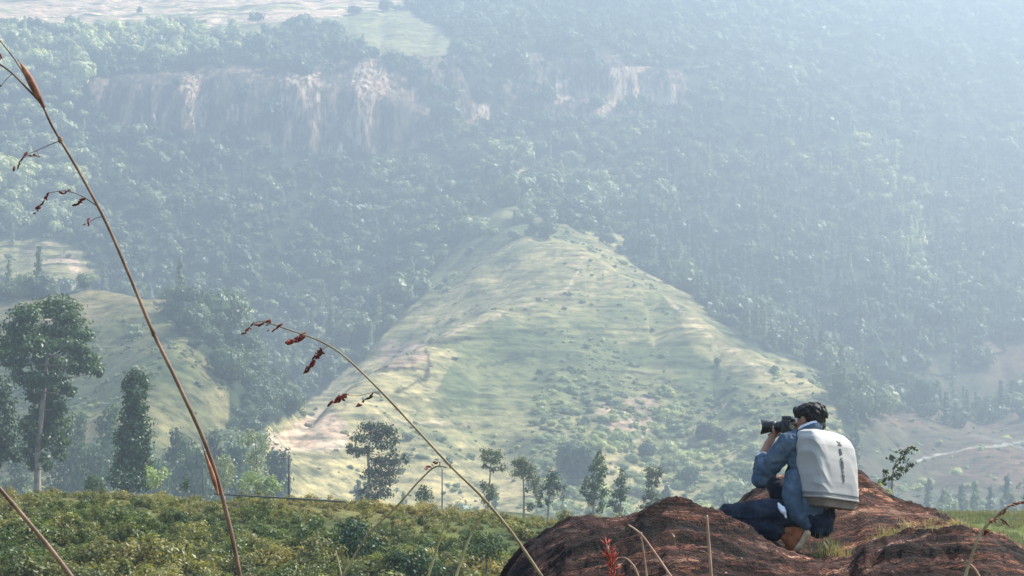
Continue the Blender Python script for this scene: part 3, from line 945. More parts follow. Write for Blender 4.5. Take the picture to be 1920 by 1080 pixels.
pixel_tree('pale tree with a tufted top standing in front of the tan field', 'tree', 240, (478, 924), [(478, 926), (482, 880), (478, 820)], [(478, 815, 16, 7), (463, 826, 11, 6), (494, 832, 10, 9), (478, 846, 12, 7), (470, 862, 12, 8), (486, 866, 10, 9), (478, 884, 14, 8)], M_TREE_PALE, M_BARK, 0.30, 0.8, 0.16, seed=39)
pixel_tree('yellow-green spreading bush below the pale tufted tree', 'bush', 200, (488, 926), [(488, 928), (488, 905)], [(470, 896, 16, 9), (490, 904, 20, 10), (512, 906, 14, 9), (460, 912, 12, 9), (500, 916, 20, 8)], M_BUSH_PALE, M_BARK, 0.26, 0.9, 0.08, seed=40)
pixel_tree('airy olive green tree with a curved trunk, largest in the centre', 'tree', 225, (692, 938), [(684, 940), (692, 895), (690, 850), (700, 805)],
    [(698, 802, 24, 9), (724, 806, 16, 9), (672, 822, 14, 8), (700, 820, 18, 8), (736, 824, 12, 9), (658, 838, 9, 8), (716, 834, 14, 7), (672, 848, 14, 7), (690, 842, 10, 7), (738, 846, 9, 6),
     (712, 866, 20, 9), (740, 864, 14, 8), (758, 862, 8, 7), (702, 884, 18, 9), (730, 886, 18, 9), (716, 902, 20, 9), (692, 914, 12, 8), (722, 922, 16, 8), (676, 922, 7, 6), (700, 930, 14, 6)], M_TREE_OLIVE, M_BARK, 0.29, 1.25, 0.22, seed=41)
pixel_tree('small dark bush beside the airy olive tree', 'bush', 170, (795, 942), [(795, 942), (795, 925)], [(794, 918, 8, 7), (790, 930, 10, 9), (802, 932, 10, 9)], M_BUSH_DARK, M_BARK, 0.18, 1.0, 0.08, seed=42)
pixel_tree('slim tree with a tufted fork of leaves left of the two round-headed trees', 'tree', 215, (914, 950), [(914, 952), (918, 905), (922, 850)],
    [(914, 846, 10, 7), (934, 852, 10, 8), (906, 858, 7, 5), (922, 862, 14, 6), (908, 874, 6, 5), (942, 874, 7, 6), (928, 880, 8, 5), (904, 908, 5, 5), (916, 915, 12, 8), (920, 928, 12, 7), (910, 938, 8, 5)], M_TREE_OLIVE, M_BARK, 0.25, 1.2, 0.14, seed=43)
pixel_tree('olive tree with a flat mushroom-shaped head beside the dark round tree', 'tree', 220, (982, 962), [(982, 966), (982, 915), (978, 870)],
    [(976, 864, 14, 6), (968, 872, 9, 6), (990, 878, 14, 8), (976, 886, 16, 8), (992, 894, 12, 7), (1004, 905, 9, 7), (990, 918, 5, 5), (1006, 922, 7, 10), (1012, 940, 5, 6), (995, 950, 8, 6)], M_TREE_OLIVE, M_BARK, 0.25, 1.2, 0.14, seed=44)
pixel_tree('dark green round-headed tree just left of the tall conical tree', 'tree', 205, (1026, 962), [(1026, 966), (1030, 930), (1036, 890)],
    [(1038, 888, 10, 6), (1036, 900, 14, 7), (1030, 912, 13, 7), (1046, 912, 9, 7), (1036, 922, 9, 6), (1060, 916, 4, 5), (1056, 930, 5, 7), (1015, 925, 5, 8), (1028, 940, 7, 5), (1012, 946, 6, 5)], M_TREE_GREEN, M_BARK, 0.22, 1.0, 0.14, seed=45)
pixel_tree('tall ragged conical tree rising left of the boulder', 'tree', 210, (1112, 978), [(1112, 984), (1114, 930), (1124, 850)],
    [(1125, 855, 8, 7), (1122, 870, 11, 8), (1112, 880, 8, 8), (1130, 884, 11, 7), (1120, 896, 12, 7), (1102, 906, 9, 8), (1118, 912, 15, 7), (1096, 922, 7, 8), (1112, 928, 14, 7), (1130, 924, 9, 8), (1106, 942, 9, 6), (1128, 944, 7, 7), (1124, 958, 6, 6), (1104, 962, 6, 5)], M_TREE_GREEN, M_BARK, 0.25, 1.2, 0.16, seed=46)
pixel_tree('thin feathery green tree in the middle of the three behind the boulder', 'tree', 215, (1162, 978), [(1162, 984), (1164, 940), (1168, 885)],
    [(1168, 886, 6, 5), (1166, 898, 10, 6), (1162, 910, 8, 6), (1170, 918, 9, 6), (1154, 926, 11, 7), (1166, 934, 11, 6), (1150, 946, 9, 6), (1160, 956, 10, 6), (1164, 970, 8, 6)], M_TREE_GREEN, M_BARK, 0.25, 1.2, 0.12, seed=47)
pixel_tree('small olive tree with two stacked leaf heads, rightmost of the three behind the boulder', 'tree', 220, (1224, 972), [(1224, 978), (1222, 930), (1222, 885)],
    [(1218, 882, 12, 5), (1234, 886, 9, 6), (1222, 896, 12, 6), (1230, 906, 7, 5), (1216, 908, 7, 4), (1222, 924, 12, 6), (1212, 934, 9, 5), (1232, 936, 10, 6), (1222, 948, 10, 5), (1206, 950, 8, 4)], M_TREE_OLIVE, M_BARK, 0.25, 1.2, 0.12, seed=48)
pixel_tree('sparse leaning sapling right of the white backpack', 'sapling', 52, (1664, 955), [(1668, 958), (1672, 915), (1686, 860), (1712, 845)],
    [(1690, 848, 12, 4), (1712, 842, 9, 4), (1674, 860, 9, 4), (1698, 862, 9, 5), (1706, 872, 7, 4), (1680, 876, 9, 4), (1662, 886, 7, 4), (1688, 888, 10, 4), (1672, 896, 12, 4), (1656, 902, 6, 4), (1698, 880, 7, 4)], M_TREE_OLIVE, M_BARK, 0.085, 0.75, 0.03, seed=49, name='sapling', clump=5)
pixel_tree('pale leafy bush at the foot of the leaning sapling', 'bush', 50, (1652, 945), [(1652, 950), (1652, 925)], [(1648, 910, 9, 8), (1658, 922, 10, 8), (1646, 926, 8, 8)], M_TREE_PALE, M_BARK, 0.08, 0.7, 0.02, seed=50)
pixel_tree('rounded dark green bush on the shrub slope, biggest of the slope', 'bush', 66, (668, 1062), [(668, 1064), (668, 1020)], [(655, 990, 18, 14), (680, 994, 16, 14), (664, 1012, 34, 20), (640, 1030, 18, 18), (690, 1030, 20, 20), (664, 1045, 34, 20)], M_BUSH_DARK, M_TWIG, 0.105, 1.0, 0.05, seed=51)
pixel_tree('wide dark bluish bush low on the shrub slope by the boulder', 'bush', 63, (770, 1075), [(770, 1078), (770, 1050)], [(745, 1048, 26, 16), (785, 1052, 28, 16), (765, 1066, 40, 16), (820, 1062, 18, 14)], M_BUSH_DARK, M_TWIG, 0.10, 1.0, 0.05, seed=52)
pixel_tree('fresh green bush at the bottom left corner of the shrub slope', 'bush', 62, (42, 1075), [(42, 1078), (42, 1050)], [(20, 1040, 26, 16), (52, 1046, 24, 16), (36, 1062, 36, 16), (10, 1010, 16, 14)], M_BUSH_MID, M_TWIG, 0.10, 0.9, 0.05, seed=53)
pixel_tree('dark green bush low on the slope between the two long grass stems', 'bush', 63, (190, 1078), [(190, 1080), (190, 1060)], [(175, 1056, 24, 14), (208, 1060, 22, 14), (190, 1070, 34, 14)], M_BUSH_DARK, M_TWIG, 0.10, 1.0, 0.05, seed=54)
pixel_tree('bright green leafy bush at the right end of the shrub slope', 'bush', 64, (912, 1040), [(912, 1044), (912, 1010)], [(890, 1010, 22, 12), (925, 1016, 24, 12), (905, 1030, 34, 14)], M_BUSH_MID, M_TWIG, 0.10, 0.9, 0.05, seed=55)

# hazier trees below the slope on the left, all of two kinds
def far_tree_kind(seed, hgt, wide):
    rng = np.random.default_rng(seed)
    n = 9
    bl = []
    for k in range(n):
        t = k / (n - 1)
        w = wide * (0.45 + 0.55 * math.sin(math.pi * (0.25 + 0.7 * t)))
        bl.append((rng.uniform(-.35, .35) * w, rng.uniform(-.35, .35) * w, hgt * (0.3 + 0.68 * t), w * .7, w * .7, hgt * 0.075))
    cm = leaf_mesh('crown', bl, 190, 0.30, 9, 0.55, 0.7, 0.33, rng, 0.4)
    g = Geo(); g.tube([(0, 0, -.6), (0.1, 0, hgt * .5), (0, 0, hgt * .95)], [0.26, 0.17, 0.04], 6)
    return cm, g.mesh('trunk')
FAR_KINDS = [far_tree_kind(71, 16, 3.0), far_tree_kind(72, 13, 3.6), far_tree_kind(73, 18, 2.4)]
FAR_GROUP = 'bluish hazy trees behind the left trees'
def far_tree(kind, px, top, Y):
    x = at(px, 900, Y).x
    zg = hz(x, Y)
    zt = at(px, top, Y).z
    cm, tm = FAR_KINDS[kind]
    hgt = (16, 13, 18)[kind]
    s = max((zt - zg) / hgt, 0.35)
    r = empty('tree', (x, Y, zg), 'bluish hazy tree half hidden in the valley behind the left-hand trees', 'tree', FAR_GROUP)
    sx = min(s, 1.25) if s > 1 else s
    r.scale = (sx, sx, s); r.rotation_euler = (0, 0, px * 0.7)
    for nm, me, mt in (('crown', cm, M_TREE_DARK), ('trunk', tm, M_BARK)):
        o = bpy.data.objects.new(nm, me); COL.objects.link(o); o.parent = r
        if not me.materials: me.materials.append(mt)
for k, px, top, Y in [(0, 122, 800, 430), (2, 145, 785, 440), (0, 204, 770, 430), (1, 176, 850, 420), (2, 325, 815, 440), (0, 352, 830, 430), (1, 375, 850, 430),
                      (2, 398, 825, 440), (1, 446, 836, 440), (0, 512, 856, 430), (2, 530, 856, 430), (2, 30, 840, 440), (1, 300, 872, 420)]:
    far_tree(k, px, top, Y)

# dark round trees standing on the open spur
def spur_tree(label, px, py, w, h, Y=None):
    # walk along the line of sight to the hill
    yy = np.arange(450, 1150, 1.0)
    P = np.array([tuple(at(px, py, t)) for t in yy])
    hit = np.argmax(H(P[:, 0], P[:, 1]) >= P[:, 2])
    Y = yy[hit]
    b = P[hit]
    k = Y / F
    rng = np.random.default_rng(int(px * 7 + py))
    root = empty('tree', (b[0], Y, hz(b[0], Y)), label, 'tree')
    W = w * k; Hh = h * k
    bl = []
    for i in range(7):
        a = rng.uniform(0, 6.28); r = rng.uniform(0, .55)
        bl.append((b[0] + math.cos(a) * r * W, Y + math.sin(a) * r * W, root.location.z + Hh * rng.uniform(.35, .85), W * .5, W * .5, Hh * .26))
    put('crown', leaf_mesh('crown', bl, 260, max(0.16 * W, 0.3), 9, .6, .7, .33, rng, .4), M_TREE_DARK, root)
    g = Geo(); g.tube([(b[0], Y, root.location.z - 1), (b[0], Y, root.location.z + Hh * .6)], [W * .12, W * .05], 6)
    put('trunk', g.mesh('trunk'), M_BARK, root)
spur_tree('biggest dark round tree on the spur, left of the tall conical tree', 1078, 905, 34, 62)
spur_tree('dark round tree on the lower spur left of the camera lens', 1322, 828, 20, 34)
spur_tree('dark tree touching the right side of the round tree near the camera lens', 1352, 832, 12, 24)
spur_tree('dark round tree above the two stacked heads of the small olive tree', 1212, 862, 20, 28)
spur_tree('dark round tree above the thin feathery tree', 1170, 846, 15, 26)
spur_tree('dark bush-like tree high on the right shoulder of the spur', 1345, 684, 7, 12)
spur_tree('dark tree near the right end of the spur above the photographer', 1452, 702, 9, 14)
spur_tree('wide dark tree on the spur behind the photographer\'s raised elbow', 1290, 916, 22, 34)
spur_tree('dark tree on the spur just left of the photographer\'s elbow', 1400, 930, 18, 44)

# ------------------------------------------------------------------ rock outcrop
RK_F = [(800, 1300), (900, 1180), (940, 1088), (975, 1040), (1000, 1018), (1060, 984), (1110, 977), (1170, 978), (1210, 960), (1250, 949), (1285, 957), (1330, 976), (1370, 998), (1400, 1010), (1440, 1029), (1480, 1046), (1530, 1060), (1590, 1056), (1620, 1028), (1680, 1016), (1740, 1008), (1800, 1003), (1850, 1014), (1900, 1038), (1960, 1075), (2100, 1150)]
RK_S = [(800, 1300), (900, 1200), (960, 1090), (1000, 1040), (1100, 1010), (1200, 1000), (1335, 984), (1370, 985), (1410, 1002), (1440, 1022), (1480, 1039), (1540, 1046), (1600, 1042), (1620, 1028), (1680, 1010), (1740, 1002), (1800, 999), (1900, 1034), (2000, 1090), (2100, 1150)]
RK_B = [(800, 1300), (1000, 1120), (1200, 1030), (1300, 985), (1380, 952), (1412, 925), (1440, 906), (1500, 896), (1570, 888), (1612, 890), (1640, 916), (1690, 952), (1760, 976), (1800, 996), (1840, 1010), (1900, 1042), (2000, 1090), (2100, 1150)]

def rock_base(x, y):
    px = 960 + x / y * F
    lines = []
    for (lst, Yc) in ((RK_F, 14.2), (RK_S, 15.0), (RK_B, 16.1)):
        a = np.array(lst, float)
        py = np.interp(px, a[:, 0], a[:, 1])
        zz = np.array([at(960, q, Yc).z for q in np.arange(850, 1351, 5)])
        lines.append(np.interp(py, np.arange(850, 1351, 5), zz))
    f, s_, b = lines
    yk = [11.8, 13.0, 14.2, 15.0, 16.1, 17.4, 18.6]
    zk = [f - 1.5, f - 0.52, f, s_, b, np.minimum(b, -.6) - 0.45, b * 0 - 2.4]
    z = np.zeros_like(x)
    for i in range(6):
        t = np.clip((y - yk[i]) / (yk[i + 1] - yk[i]), 0, 1)
        if i >= 1: t = t * t * (3 - 2 * t)
        m = (y >= yk[i]) & (y <= yk[i + 1])
        z = np.where(m, zk[i] * (1 - t) + zk[i + 1] * t, z)
    return z

def rock_height(x, y):
    z = rock_base(x, y)
    near = np.clip(np.maximum(np.abs(x - 1.85) / 0.55, np.abs(y - 15.1) / 0.42) - 1.0, 0.0, 1)   # calmer under the photographer
    amp = 0.25 + 0.75 * near
    wx = x + 0.10 * fbm2(x * 2, y * 2, 3, 201); wy = y + 0.12 * fbm2(x * 1.3 + 5, y * 1.3, 3, 203)
    s = wy * 1.0 - wx * 0.30
    n = noise2(wx * 0.6, s * 7.5, 205)
    led = 1 - np.abs(2 * n - 1)
    n2 = noise2(wx * 1.0, s * 17, 207)
    led2 = 1 - np.abs(2 * n2 - 1)
    q = s * 5.2 + 1.1 * fbm2(wx * 0.7, s * 1.5, 3, 215); t = q - np.floor(q)
    q2 = s * 13.0 + 1.4 * fbm2(wx * 1.3, s * 3, 3, 217); t2 = q2 - np.floor(q2)
    saw = np.clip(t / 0.14, 0, 1) - t; saw2 = np.clip(t2 / 0.2, 0, 1) - t2
    m1 = np.clip(0.6 + 1.6 * fbm2(wx * 0.9, s * 4, 2, 219), 0, 1); m2 = np.clip(0.5 + 1.8 * fbm2(wx * 1.5, s * 9, 2, 221), 0, 1)
    d = 0.075 * saw * m1 + 0.032 * saw2 * m2 + 0.03 * (led ** 3 - 0.35) + 0.02 * (led2 ** 3 - 0.3) + 0.022 * fbm2(x * 2.2, y * 2.2, 4, 209) + 0.026 * fbm2(wx * 7, s * 16, 3, 211) + 0.012 * fbm2(x * 26, y * 26, 2, 213)
    return z + d * amp

def rock_mat():
    m, nd, lk, b = new_mat('red_brown_rock', 0.85, 0.25)
    tc = nd.new('ShaderNodeTexCoord')
    mp = nd.new('ShaderNodeMapping'); mp.inputs['Rotation'].default_value = (0, 0, math.radians(-17))
    lk.new(tc.outputs['Object'], mp.inputs['Vector'])
    st = noise_node(nd, lk, 1.0, 7, mp.outputs[0], (0.75, 8.5, 7.0), 0.62)
    st.inputs['Distortion'].default_value = 0.6
    r = ramp(nd, lk, st.outputs[0], [(0.38, (0.012, 0.007, 0.006)), (0.46, (0.042, 0.018, 0.013)), (0.53, (0.088, 0.038, 0.026)), (0.60, (0.18, 0.092, 0.062)), (0.70, (0.36, 0.25, 0.19))])
    bn = noise_node(nd, lk, 0.9, 4, tc.outputs['Object'])
    br = ramp(nd, lk, bn.outputs[0], [(0.36, (0.45, 0.42, 0.45)), (0.6, (1.1, 1.05, 1.0))])
    c = mixc(nd, lk, 1.0, r.outputs[0], br.outputs[0], 'MULTIPLY')
    # left-hand hump darker: its shaded side is put into the colour
    sx = nd.new('ShaderNodeSeparateXYZ'); lk.new(tc.outputs['Object'], sx.inputs[0])
    ad = nd.new('ShaderNodeMath'); ad.operation = 'MULTIPLY_ADD'; ad.inputs[1].default_value = 0.9
    lk.new(bn.outputs[0], ad.inputs[0]); lk.new(sx.outputs[0], ad.inputs[2])
    dk = ramp(nd, lk, ad.outputs[0], [(0.86, (0.42, 0.38, 0.42)), (1.0, (1, 1, 1))])
    c = mixc(nd, lk, 1.0, c, dk.outputs[0], 'MULTIPLY')
    ln = noise_node(nd, lk, 17.0, 5, tc.outputs['Object'], (1, 1.8, 1), 0.65)
    lm = ramp(nd, lk, ln.outputs[0], [(0.66, (0, 0, 0)), (0.72, (1, 1, 1))])
    c = mixc(nd, lk, lm.outputs[0], c, (0.30, 0.22, 0.18))
    # cracks and pale worn edges that follow the layers
    ck = noise_node(nd, lk, 1.0, 6, mp.outputs[0], (1.1, 14, 11), 0.66); ck.inputs['Distortion'].default_value = 1.0
    cr = ramp(nd, lk, ck.outputs[0], [(0.455, (1, 1, 1)), (0.49, (0.22, 0.18, 0.18)), (0.515, (0.22, 0.18, 0.18)), (0.538, (3.6, 3.2, 2.8)), (0.575, (0.95, 0.95, 0.95))])
    c = mixc(nd, lk, 1.0, c, cr.outputs[0], 'MULTIPLY')
    lk.new(c, b.inputs['Base Color'])
    fn = noise_node(nd, lk, 28, 6, tc.outputs['Object'], None, 0.7)
    mx = nd.new('ShaderNodeMath'); mx.operation = 'ADD'
    lk.new(st.outputs[0], mx.inputs[0]); lk.new(fn.outputs[0], mx.inputs[1])
    mx2 = nd.new('ShaderNodeMath'); mx2.operation = 'ADD'
    lk.new(mx.outputs[0], mx2.inputs[0]); lk.new(ck.outputs[0], mx2.inputs[1])
    bump(nd, lk, b, mx2.outputs[0], 1.0, 0.05)
    return m
M_ROCK = rock_mat()

def make_rock():
    xs_ = np.arange(-0.9, 5.2, 0.0125); ys_ = np.arange(11.9, 18.6, 0.0165)
    Yr, Xr = np.meshgrid(ys_, xs_, indexing='ij')
    z = rock_height(Xr.ravel(), Yr.ravel())
    nr, nc = Xr.shape
    i = np.arange(nr * nc).reshape(nr, nc)
    f = np.stack([i[:-1, :-1].ravel(), i[:-1, 1:].ravel(), i[1:, 1:].ravel(), i[1:, :-1].ravel()], 1)
    o = put('rock_outcrop', np_mesh('rock_outcrop', np.stack([Xr.ravel(), Yr.ravel(), z], 1), f, True), M_ROCK)
    tag(o, 'layered red-brown rock outcrop with a dark hump that the photographer kneels on', 'rock')
make_rock()

def rz(x, y):
    return float(rock_height(np.array([x]), np.array([y]))[0])

# ------------------------------------------------------------------ the photographer
def W(px, py, d=0.0):
    return at(px, py, 15.0 + d)

def remesh(name, g, voxel, smooth=4, disp=None):
    me = g.mesh(name + '_raw', False)
    o = bpy.data.objects.new(name + '_raw', me); COL.objects.link(o)
    md = o.modifiers.new('r', 'REMESH'); md.mode = 'VOXEL'; md.voxel_size = voxel
    if smooth:
        ms = o.modifiers.new('s', 'SMOOTH'); ms.factor = 0.5; ms.iterations = smooth
    dg = bpy.context.evaluated_depsgraph_get()
    m = bpy.data.meshes.new_from_object(o.evaluated_get(dg))
    m.name = name
    bpy.data.objects.remove(o)
    bpy.data.meshes.remove(me)
    n = len(m.vertices)
    if disp is not None:
        co = np.empty(n * 3, np.float32); m.vertices.foreach_get('co', co); co = co.reshape(-1, 3).astype(float)
        no = np.array([v.normal[:] for v in m.vertices])
        co = co + no * disp(co)[:, None]
        m.vertices.foreach_set('co', co.astype(np.float32).ravel())
    m.polygons.foreach_set('use_smooth', np.ones(len(m.polygons), bool))
    m.update()
    return m

def limb(g, pts, rad, seg=12, n=None):
    n = n or 5 * (len(pts) - 1) + 1
    P = bez(pts, n)
    R = np.interp(np.linspace(0, len(pts) - 1, n), range(len(pts)), rad)
    g.tube(P, list(R), seg)
    for p, r in ((P[0], R[0]), (P[-1], R[-1])):
        g.ellipsoid(p, ((r, 0, 0), (0, r, 0), (0, 0, r)), 12, 8)

def ell(g, c, a, b, d):
    g.ellipsoid(c, (a, b, d), 16, 11)

TL = Vector((-0.82, -0.57, 0)); TF = Vector((-0.57, 0.82, 0)); UP = Vector((0, 0, 1))
HC = W(1518, 786, 0.13)
HF = Vector((-0.68, 0.72, -0.10)).normalized()
HL = Vector((-HF.y, HF.x, 0)).normalized()
HL = Vector((-0.72, -0.69, 0)).normalized()
HU = HF.cross(HL).normalized()
if HU.z < 0: HU = -HU

M_SKIN = simple_mat('skin', (0.30, 0.145, 0.095), (0.36, 0.18, 0.12), 14, 0.55, 0.1, 0.4)
M_HAIR = simple_mat('black_hair', (0.006, 0.005, 0.005), (0.018, 0.014, 0.013), 60, 0.62, 0.5, 0.25, 0.003)
M_EYE = simple_mat('eye_white', (0.6, 0.58, 0.55), (0.7, 0.68, 0.66), 5, 0.3)
M_LIP = simple_mat('lips', (0.28, 0.10, 0.08), (0.33, 0.12, 0.10), 9, 0.5)

def denim(name, dark, mid, light):
    m, nd, lk, b = new_mat(name, 0.85, 0.2)
    tc = nd.new('ShaderNodeTexCoord')
    t1 = noise_node(nd, lk, 9, 5, tc.outputs['Object'], None, 0.6)
    r = ramp(nd, lk, t1.outputs[0], [(0.22, dark), (0.5, mid), (0.80, light)])
    w = nd.new('ShaderNodeTexWave'); w.inputs['Scale'].default_value = 160; w.inputs['Distortion'].default_value = 0.6
    lk.new(tc.outputs['Object'], w.inputs['Vector'])
    wr = ramp(nd, lk, w.outputs[0], [(0, (0.82, 0.82, 0.82)), (1, (1.1, 1.1, 1.1))])
    c = mixc(nd, lk, 1.0, r.outputs[0], wr.outputs[0], 'MULTIPLY')
    lk.new(c, b.inputs['Base Color'])
    bump(nd, lk, b, t1.outputs[0], 0.35, 0.01)
    return m
M_JACKET = denim('washed_denim', (0.026, 0.046, 0.078), (0.070, 0.104, 0.152), (0.19, 0.235, 0.29))
M_JEANS = denim('dark_denim', (0.005, 0.008, 0.016), (0.013, 0.019, 0.034), (0.048, 0.062, 0.090))
M_SHIRT = simple_mat('pale_shirt', (0.62, 0.65, 0.72), (0.72, 0.74, 0.78), 30, 0.8, 0.3)
M_TEE = simple_mat('navy_shirt', (0.010, 0.012, 0.022), (0.018, 0.022, 0.036), 30, 0.8, 0.3)
M_SUEDE = simple_mat('orange_brown_suede', (0.17, 0.048, 0.018), (0.31, 0.105, 0.040), 22, 0.8, 0.4)
M_SOLE = simple_mat('tan_sole', (0.42, 0.30, 0.18), (0.52, 0.40, 0.26), 30, 0.7, 0.2)
M_SOCK = simple_mat('dark_sock', (0.012, 0.012, 0.016), (0.03, 0.03, 0.035), 60, 0.9, 0.3)
M_BLACK = simple_mat('black_camera_body', (0.010, 0.010, 0.011), (0.018, 0.018, 0.019), 90, 0.42, 0.1, 0.5)
M_GLASS = simple_mat('lens_glass', (0.01, 0.012, 0.02), (0.02, 0.02, 0.035), 3, 0.05, 0.0, 0.8)
M_COVER = simple_mat('white_pack_cover', (0.36, 0.345, 0.325), (0.425, 0.41, 0.39), 7, 0.75, 0.15, 0.25, 0.01)
M_PACKBASE = simple_mat('brown_grey_pack_base', (0.13, 0.10, 0.075), (0.19, 0.15, 0.115), 25, 0.8, 0.3)
M_PACKBAND = simple_mat('grey_pack_band', (0.22, 0.215, 0.20), (0.28, 0.27, 0.255), 25, 0.8, 0.2)
M_INK = simple_mat('dark_print', (0.10, 0.095, 0.09), (0.15, 0.14, 0.135), 40, 0.7)
M_STRAP = simple_mat('black_strap', (0.012, 0.012, 0.014), (0.03, 0.03, 0.033), 60, 0.8, 0.3)

# joints
L_HIP = W(1499, 966, -0.05); R_HIP = W(1540, 962, 0.08)
L_KNEE = W(1364, 965, 0.03); R_KNEE = W(1456, 914, 0.33)
L_ANK = W(1462, 1001, -0.07); R_ANK = W(1476, 1012, 0.36)
L_SHO = W(1480, 831, -0.02); R_SHO = W(1551, 832, 0.21)
L_ELB = W(1427, 896, 0.08); R_ELB = W(1518, 888, 0.42)
L_WRI = W(1431, 850, 0.23); R_WRI = W(1488, 828, 0.42)
NECK = W(1517, 818, 0.075)
AXIS = Vector((-0.86, 0.51, 0.0)).normalized()          # where the lens points
CAM_B = W(1478, 800, 0.25)
SIDE = Vector((AXIS.y, -AXIS.x, 0))                      # the camera's right-hand side, away from us
if SIDE.y < 0: SIDE = -SIDE

def finger(g, pts, r):
    limb(g, pts, [r, r * .95, r * .85, r * .7][:len(pts)], 8, 9)

def make_person():
    base = W(1480, 1038, 0.0)
    P = empty('person', base, 'person in a blue denim jacket kneeling on the rock, raising a camera to the eye', 'person')
    g = Geo()
    # trunk, neck and head
    ell(g, W(1520, 955, 0.01), TL * 0.16, TF * 0.12, UP * 0.12)
    ell(g, W(1518, 905, 0.04), TL * 0.145, TF * 0.105, UP * 0.15)
    ell(g, W(1516, 860, 0.07), TL * 0.165, TF * 0.115, UP * 0.15)
    limb(g, [L_SHO, W(1500, 824, 0.03), NECK, W(1535, 825, 0.14), R_SHO], [0.055, 0.06, 0.062, 0.06, 0.055])
    limb(g, [NECK, HC - HU * 0.07 - HF * 0.02], [0.062, 0.054])
    ell(g, HC + HU * 0.025 - HF * 0.012, HF * 0.098, HL * 0.077, HU * 0.095)
    ell(g, HC + HF * 0.035 - HU * 0.045, HF * 0.062, HL * 0.060, HU * 0.075)
    ell(g, HC + HF * 0.062 - HU * 0.088, HF * 0.026, HL * 0.03, HU * 0.022)           # chin
    limb(g, [HC + HF * 0.088 + HU * 0.012, HC + HF * 0.108 - HU * 0.022, HC + HF * 0.098 - HU * 0.032], [0.009, 0.014, 0.010], 8)   # nose
    ell(g, HC + HF * 0.080 + HU * 0.028, HF * 0.018, HL * 0.055, HU * 0.010)          # brow
    for s in (1, -1):
        ell(g, HC + HL * 0.079 * s - HF * 0.005 - HU * 0.008, HF * 0.019 + HL * 0.008 * s, HL * 0.010 * s - HF * .004, HU * 0.033)   # ears
        ell(g, HC + HF * 0.060 + HL * 0.042 * s - HU * 0.022, HF * 0.028, HL * 0.022, HU * 0.022)                                    # cheeks
    # arms
    limb(g, [L_SHO, L_SHO.lerp(L_ELB, .5), L_ELB], [0.052, 0.048, 0.040])
    limb(g, [L_ELB, L_ELB.lerp(L_WRI, .4), L_WRI], [0.042, 0.040, 0.027])
    limb(g, [R_SHO, R_SHO.lerp(R_ELB, .5), R_ELB], [0.052, 0.048, 0.040])
    limb(g, [R_ELB, R_ELB.lerp(R_WRI, .4), R_WRI], [0.042, 0.040, 0.027])
    # left hand: palm up under the lens, thumb on the near side, fingers round the far side
    lens_mid = CAM_B + AXIS * 0.115
    under = lens_mid - UP * 0.058
    ell(g, L_WRI.lerp(under, 0.62), (under - L_WRI).normalized() * 0.052, AXIS * 0.040, SIDE * 0.020 + UP * 0.008)
    ell(g, under, AXIS * 0.042, SIDE * 0.034, UP * 0.016)
    limb(g, [L_WRI, L_WRI.lerp(under, 0.7), under], [0.027, 0.026, 0.018])
    for i, (o, L) in enumerate(((-0.030, 0.9), (-0.010, 1.0), (0.011, 0.97), (0.031, 0.82))):
        b = under + AXIS * o + SIDE * 0.026
        finger(g, [b, b + SIDE * 0.026 * L + UP * 0.012, b + SIDE * 0.030 * L + UP * 0.042 * L, b + SIDE * 0.016 * L + UP * 0.066 * L], 0.0095)
    tb = under - SIDE * 0.024 - AXIS * 0.030
    finger(g, [tb - UP * 0.01, tb - SIDE * 0.022 + UP * 0.010, tb - SIDE * 0.026 + UP * 0.036 + AXIS * 0.008, tb - SIDE * 0.018 + UP * 0.058 + AXIS * 0.014], 0.0115)
    # right hand on the grip
    grip = CAM_B + SIDE * 0.078 - UP * 0.005
    ell(g, grip - AXIS * 0.012 - UP * 0.012, AXIS * 0.034, SIDE * 0.018, UP * 0.042)
    limb(g, [R_WRI, R_WRI.lerp(grip - UP * .02, 0.6), grip - UP * 0.02], [0.027, 0.028, 0.022])
    for i, (o, L) in enumerate(((0.022, 0.95), (0.002, 1.0), (-0.018, 0.95), (-0.036, 0.8))):
        b = grip + UP * o + AXIS * 0.018
        finger(g, [b, b + AXIS * 0.026 * L + SIDE * 0.004, b + AXIS * 0.038 * L - SIDE * 0.018, b + AXIS * 0.030 * L - SIDE * 0.036], 0.009)
    tb = grip - AXIS * 0.034 + UP * 0.02
    finger(g, [tb, tb - AXIS * 0.012 - SIDE * 0.022 + UP * .006, tb - AXIS * 0.010 - SIDE * 0.05 + UP * .01], 0.011)
    # legs and feet
    for hip, knee, ank in ((L_HIP, L_KNEE, L_ANK), (R_HIP, R_KNEE, R_ANK)):
        limb(g, [hip, hip.lerp(knee, .5), knee], [0.082, 0.074, 0.054])
        limb(g, [knee, knee.lerp(ank, .35), ank], [0.052, 0.052, 0.036])
    limb(g, [L_ANK, W(1494, 1006, -0.09), W(1484, 1028, -0.08)], [0.036, 0.034, 0.030])
    limb(g, [R_ANK, W(1462, 1026, 0.42), W(1438, 1030, 0.52)], [0.036, 0.034, 0.030])
    body = put('body', remesh('body', g, 0.0055, 2), M_SKIN, P)
    # face details
    for s in (1, -1):
        e = Geo(); ell(e, HC + HF * 0.081 + HL * 0.030 * s + HU * 0.008, HF * 0.010, HL * 0.014, HU * 0.008)
        put('eye', e.mesh('eye'), M_EYE, body)
    e = Geo(); ell(e, HC + HF * 0.090 - HU * 0.058, HF * 0.010, HL * 0.024, HU * 0.007)
    put('mouth', e.mesh('mouth'), M_LIP, body)
    # hair
    g = Geo()
    ell(g, HC + HU * 0.048 - HF * 0.020, HF * 0.110, HL * 0.092, HU * 0.068)
    ell(g, HC - HF * 0.055 + HU * 0.010, HF * 0.068, HL * 0.086, HU * 0.080)
